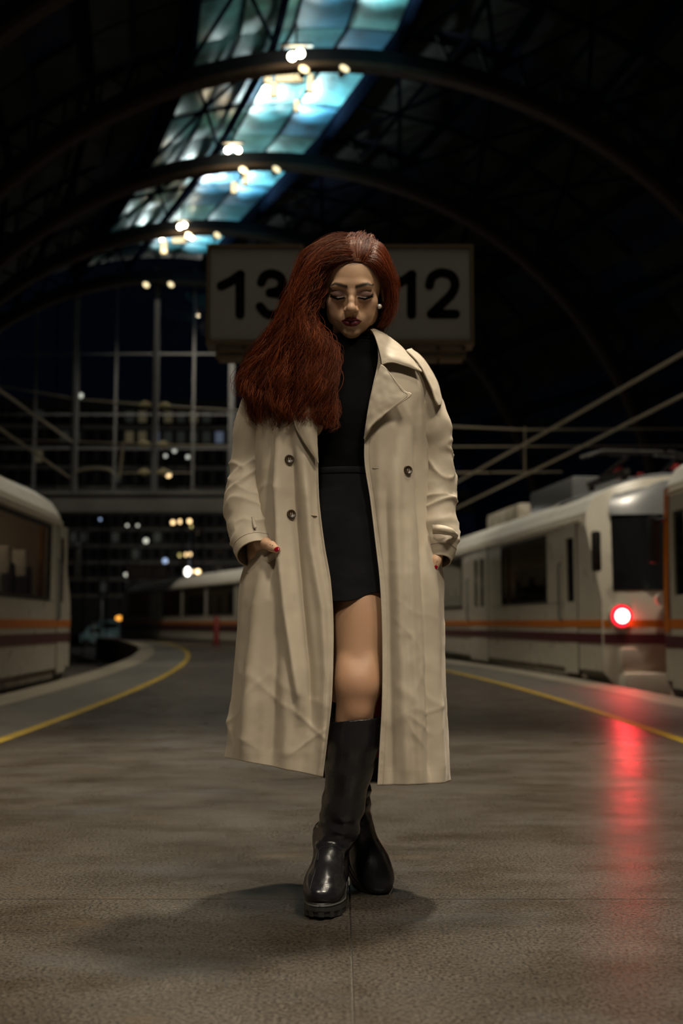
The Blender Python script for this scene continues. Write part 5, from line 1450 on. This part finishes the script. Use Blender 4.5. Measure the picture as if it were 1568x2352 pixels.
def bsurf(px, py):
    d = (B1X - px) ** 2 + (B1Y - py) ** 2 + np.where(bfront, 0, 1e9); i = int(np.argmin(d)); return Vector(BP1[i] + BN1[i] * .0006)
for nm_, pl in (('vamp_seam', [(732, 1952), (740, 1946), (752, 1944), (766, 1944), (778, 1947), (785, 1953)]), ('side_seam', [(732, 1952), (728, 1980), (722, 2005), (716, 2025), (712, 2045)]), ('side_seam', [(785, 1953), (787, 1980), (790, 2000), (795, 2020), (797, 2035)])):
    C_ = catmull(np.array(pl, float), 22); o_ = MB().tube([bsurf(*q_) for q_ in C_], .0010, 5).build(nm_, M['sole'], None, 0); o_.parent = b1
# brass zip pull at the top of the front boot
zp = w(757, 1688, 2.862)
z_ = MB().box(-.003, .003, -.004, .004, -.007, .007, Matrix.Translation(zp), .001).tube([zp + np.array([0, -.002, 0]), zp + np.array([-.010, -.004, -.009]), zp + np.array([-.018, -.006, -.015])], .0008, 6)
z_o = z_.build('zip_pull', M['brass']); z_o.parent = b1; z_o['label'] = 'small brass zip pull'
zt_ = MB().tube([w(757, 1700, 2.868), w(750, 1790, 2.893), w(739, 1870, 2.915), w(731, 1905, 2.925)], .0016, 6).build('zip_tape', M['sole']); zt_.parent = b1
an2 = np.array(FM2 @ ANK); kd_ = (RK - an2) / np.linalg.norm(RK - an2)
SH2 = [an2 + kd_ * .06, an2 + kd_ * .15, an2 + kd_ * .26, an2 + kd_ * .35]
b2, b2u, BP2, BN2 = boot(FM2, SH2, [.0490, .0520, .0580, .0610], 'boot', 'black knee boot of the trailing foot with lifted heel', None, 6.0)
z2 = MB().tube([an2 + np.array([.035, -.022, -.06]), an2 + np.array([.038, -.008, .0]), an2 + np.array([.030, -.012, .06]), an2 + np.array([.016, -.026, .14])], .0018, 6).build('piping', mat('rose_piping', (.20, .03, .035), .5)); z2.parent = b2
z2['label'] = 'thin rose piping down the boot side'

# ================================================================== hair
def guides(rows): return np.array([catmull(np.array([w(*p) for p in r]), 40) for r in rows])
GL = guides([[(829, 601, 2.842), (792, 600, 2.840), (758, 616, 2.855), (738, 655, 2.875), (730, 700, 2.885), (736, 756, 2.880), (752, 815, 2.855), (764, 878, 2.838), (770, 928, 2.830), (774, 970, 2.828)],
             [(829, 587, 2.852), (786, 586, 2.845), (745, 612, 2.852), (722, 660, 2.862), (712, 715, 2.862), (714, 778, 2.850), (729, 838, 2.838), (736, 895, 2.832), (735, 940, 2.830), (742, 975, 2.830)],
             [(830, 567, 2.880), (782, 567, 2.864), (736, 602, 2.860), (712, 660, 2.862), (694, 722, 2.858), (683, 788, 2.850), (683, 848, 2.842), (688, 905, 2.836), (686, 945, 2.836), (690, 968, 2.836)],
             [(832, 552, 2.920), (778, 553, 2.900), (724, 591, 2.892), (699, 652, 2.890), (671, 726, 2.885), (642, 791, 2.880), (632, 850, 2.872), (637, 905, 2.862), (643, 945, 2.860), (656, 972, 2.860)],
             [(834, 546, 2.960), (774, 546, 2.945), (715, 592, 2.935), (692, 655, 2.935), (657, 735, 2.938), (611, 800, 2.935), (586, 850, 2.925), (578, 895, 2.912), (592, 930, 2.900), (615, 955, 2.892)],
             [(835, 547, 3.010), (776, 556, 3.025), (716, 612, 3.030), (692, 682, 3.030), (657, 762, 3.035), (616, 822, 3.020), (596, 872, 2.990), (592, 908, 2.960), (605, 938, 2.935), (628, 960, 2.915)]])
GR = guides([[(817, 602, 2.842), (846, 607, 2.846), (870, 634, 2.868), (883, 662, 2.902), (888, 700, 2.922), (884, 732, 2.932), (870, 752, 2.940)],
             [(820, 588, 2.852), (860, 592, 2.862), (882, 630, 2.885), (890, 668, 2.912), (891, 704, 2.928), (884, 736, 2.935), (868, 752, 2.945)],
             [(822, 566, 2.885), (866, 574, 2.890), (889, 626, 2.915), (895, 665, 2.930), (893, 702, 2.942), (883, 735, 2.950), (866, 754, 2.960)],
             [(825, 549, 2.950), (870, 566, 2.955), (891, 626, 2.975), (896, 668, 2.990), (891, 712, 3.000), (878, 744, 3.005), (860, 760, 3.010)],
             [(836, 548, 3.010), (868, 572, 3.030), (888, 634, 3.045), (891, 690, 3.045), (880, 733, 3.040), (860, 760, 3.035), (845, 775, 3.030)]])
# back of the head
GBk = guides([[(835, 547, 3.010), (776, 556, 3.025), (716, 612, 3.030), (700, 690, 3.040), (690, 790, 3.070), (690, 860, 3.09)], [(835, 552, 3.045), (810, 580, 3.075), (780, 640, 3.09), (770, 710, 3.085), (760, 790, 3.09), (755, 860, 3.10)], [(836, 556, 3.045), (850, 590, 3.075), (860, 640, 3.085), (862, 700, 3.075), (850, 770, 3.08), (835, 830, 3.10)], [(836, 548, 3.010), (868, 572, 3.030), (888, 634, 3.045), (891, 690, 3.045), (870, 755, 3.050), (850, 795, 3.07)]])
GT = guides([[(806, 604, 2.840), (790, 588, 2.850), (786, 566, 2.880), (790, 550, 2.930), (800, 545, 2.990), (806, 556, 3.05)], [(820, 602, 2.840), (818, 586, 2.848), (818, 564, 2.880), (820, 548, 2.930), (822, 543, 2.990), (824, 555, 3.05)],
             [(826, 602, 2.840), (832, 586, 2.848), (836, 564, 2.880), (838, 549, 2.930), (838, 544, 2.990), (836, 555, 3.05)], [(838, 604, 2.842), (852, 588, 2.852), (860, 568, 2.885), (860, 553, 2.935), (856, 548, 2.99), (850, 558, 3.05)]])
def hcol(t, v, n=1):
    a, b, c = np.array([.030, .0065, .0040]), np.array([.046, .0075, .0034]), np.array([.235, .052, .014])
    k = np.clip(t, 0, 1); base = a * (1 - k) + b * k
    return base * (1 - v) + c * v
hr = empty('hair'); own(hr); hr['label'] = 'long wavy dark red hair swept to one side'
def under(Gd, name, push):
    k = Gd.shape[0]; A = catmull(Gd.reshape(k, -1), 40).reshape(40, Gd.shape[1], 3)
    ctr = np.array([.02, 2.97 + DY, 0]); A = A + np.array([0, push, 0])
    cc = np.tile(hcol(.15, 0.0) * .6, (A.shape[0] * A.shape[1], 1))  # darker than the strands: shade in the gaps put into the colour
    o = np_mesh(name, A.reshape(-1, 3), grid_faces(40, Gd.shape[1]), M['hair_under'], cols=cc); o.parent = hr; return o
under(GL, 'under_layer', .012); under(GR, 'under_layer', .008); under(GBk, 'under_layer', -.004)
def strands(Gd, n, clumps, name, jit, wave, r0, seed, tip=(.82, 1.04), lift=.006, m=27, wild=0.0, freq=(2.0, 4.0), ext=(0, 1)):
    rg_ = np.random.default_rng(seed); k = Gd.shape[0]; q = Gd.shape[1]
    lanes = catmull(Gd.reshape(k, -1), 120).reshape(120, q, 3)
    ca = rg_.random(clumps); cph = 5.0 * np.sin(ca * 7.0 + seed) + 3.0 * np.sin(ca * 17.0 + 2 * seed) + rg_.normal(0, .7, clumps); cfr = (freq[0] + freq[1]) / 2 + rg_.normal(0, .16 * (freq[1] - freq[0]), clumps); cam_ = rg_.uniform(.4, 1.3, clumps); cdep = rg_.uniform(-.6, 1.7, clumps); cv = rg_.random(clumps)
    ci = rg_.integers(0, clumps, n); t = np.linspace(0, 1, m)
    te = (rg_.uniform(*tip, clumps)[ci] + rg_.normal(0, .03, n)); a = np.clip(ca[ci] + rg_.normal(0, 1.0 / clumps * .75, n), ext[0], ext[1])
    if k == 6: te = te * (1 - .13 * np.exp(-((a - .27) / .055) ** 2))
    te = te[:, None]; t0_ = (rg_.random(n) ** 2 * .07)[:, None]; T = np.clip(t0_ + t[None] * (te - t0_), 0, 1) * (q - 1); i0 = np.clip(T.astype(int), 0, q - 2); f = (T - i0)[..., None]
    la = np.clip((a * 119).round().astype(int), 0, 119)
    L_ = lanes[la]; ar = np.arange(n)[:, None]
    P = L_[ar, i0] * (1 - f) + L_[ar, i0 + 1] * f
    tg = np.gradient(P, axis=1); tg /= np.linalg.norm(tg, axis=2, keepdims=True) + 1e-9
    tgt = np.array([.02, 2.985 + DY, 1.62]); outw = P - np.array([.02, 3.01 + DY, 1.55]); outw[..., 2] *= .5
    outw /= np.linalg.norm(outw, axis=2, keepdims=True); sd = np.cross(tg, outw); sd /= np.linalg.norm(sd, axis=2, keepdims=True) + 1e-9
    tt_ = t[None, :]
    gw = (.013 * np.sin(2 * PI * 2.3 * T / (q - 1) + 5.0 * a[:, None] + 1.0) + .006 * np.sin(2 * PI * 4.1 * T / (q - 1) + 11.0 * a[:, None])) * np.clip(T / (q - 1) * 2.5 - .5, 0, 1) * (wave / .019 if k == 6 else 0)
    am = wave * cam_[ci][:, None] * np.clip(tt_ * 1.6 - .15, 0, 1)
    ph = cph[ci][:, None] + 2 * PI * cfr[ci][:, None] * tt_ + rg_.normal(0, .35, n)[:, None]
    spread = jit * (.25 + 1.0 * np.sin(PI * np.clip(tt_ * .95, 0, 1)) + .35 * tt_)
    o1 = rg_.normal(0, 1, n)[:, None] * spread; o2 = np.abs(rg_.normal(0, 1, n))[:, None] * spread * .7
    def lowf(): return sum(rg_.normal(0, 1, n)[:, None] * np.sin(2 * PI * (fq * tt_ * rg_.uniform(.7, 1.3, n)[:, None] + rg_.random(n)[:, None])) / fq ** .5 for fq in (.8, 1.9, 3.7)) * tt_ * .6
    wob = wild * lowf(); wob2 = wild * lowf()
    P = P + sd * (am * np.sin(ph) + gw + o1 + wob)[..., None] + outw * (am * .7 * np.cos(ph) + gw * .6 + lift * cdep[ci][:, None] * np.clip(tt_ * 3, 0.15, 1) + o2 + wob2)[..., None]
    # keep every strand outside the skull
    Q = ((P - HO) @ np.linalg.inv(HMn).T); e = (Q - np.array([0, .012, .030])) / np.array([.0765, .0965, .0900]); k0 = np.linalg.norm(e, axis=2)
    fac = np.where(k0 < 1, 1 / np.maximum(k0, .2), 1) + np.where(k0 < 1, .02 * rg_.random((n, 1)), 0)
    Q = e * fac[..., None] * np.array([.0765, .0965, .0900]) + np.array([0, .012, .030]); P = Q @ HMn.T + HO
    rad = r0 * rg_.uniform(.7, 1.25, n)[:, None] * (1 - .75 * tt_ ** 3)
    tg = np.gradient(P, axis=1); tg /= np.linalg.norm(tg, axis=2, keepdims=True) + 1e-9
    up = np.cross(tg, np.array([.3, 1.0, .2])); up /= np.linalg.norm(up, axis=2, keepdims=True) + 1e-9; bn = np.cross(tg, up)
    V = np.stack([P + (up * math.cos(x_) + bn * math.sin(x_)) * rad[..., None] for x_ in (0, 2.094, 4.189)], 2)
    V = V.reshape(-1, 3)
    b0 = (np.arange(n)[:, None, None] * m + np.arange(m - 1)[None, :, None]) * 3; s3 = np.arange(3)[None, None, :]; s4 = (s3 + 1) % 3
    Fq = np.stack([b0 + s3, b0 + s4, b0 + 3 + s4, b0 + 3 + s3], -1).reshape(-1, 4)
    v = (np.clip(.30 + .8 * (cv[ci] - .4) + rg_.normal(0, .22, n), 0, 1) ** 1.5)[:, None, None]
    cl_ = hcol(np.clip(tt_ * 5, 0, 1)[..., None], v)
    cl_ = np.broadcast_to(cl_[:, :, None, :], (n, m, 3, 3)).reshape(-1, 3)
    o = np_mesh(name, V, Fq, M['hair'], cols=cl_); o.parent = hr; o['kind'] = 'stuff'; return o
strands(GL, 3100, 110, 'strands', .0036, .0165, .00074, 11, wild=.0045, freq=(3.6, 5.2), lift=.013, tip=(.86, 1.03), m=44)
strands(GL, 1150, 80, 'strands', .0065, .0200, .00055, 12, wild=.011, lift=.016, tip=(.7, 1.06), freq=(4.0, 6.0), m=44)
strands(GR, 1700, 80, 'strands', .0032, .0030, .00066, 13, wild=.004, tip=(.85, 1.02), m=24)
strands(GR, 220, 60, 'flyaway_strands', .006, .004, .00030, 14, wild=.012, lift=.010, m=26)
strands(GBk, 500, 60, 'strands', .006, .005, .0009, 15, wild=.004, m=20)
strands(GL, 380, 140, 'flyaway_strands', .009, .009, .00030, 16, wild=.016, lift=.018, freq=(2.2, 3.8), ext=(.25, 1), m=40)
strands(GT, 620, 46, 'strands', .0030, .0030, .00062, 17, wild=.004, lift=.005, tip=(.55, 1.0), m=20)
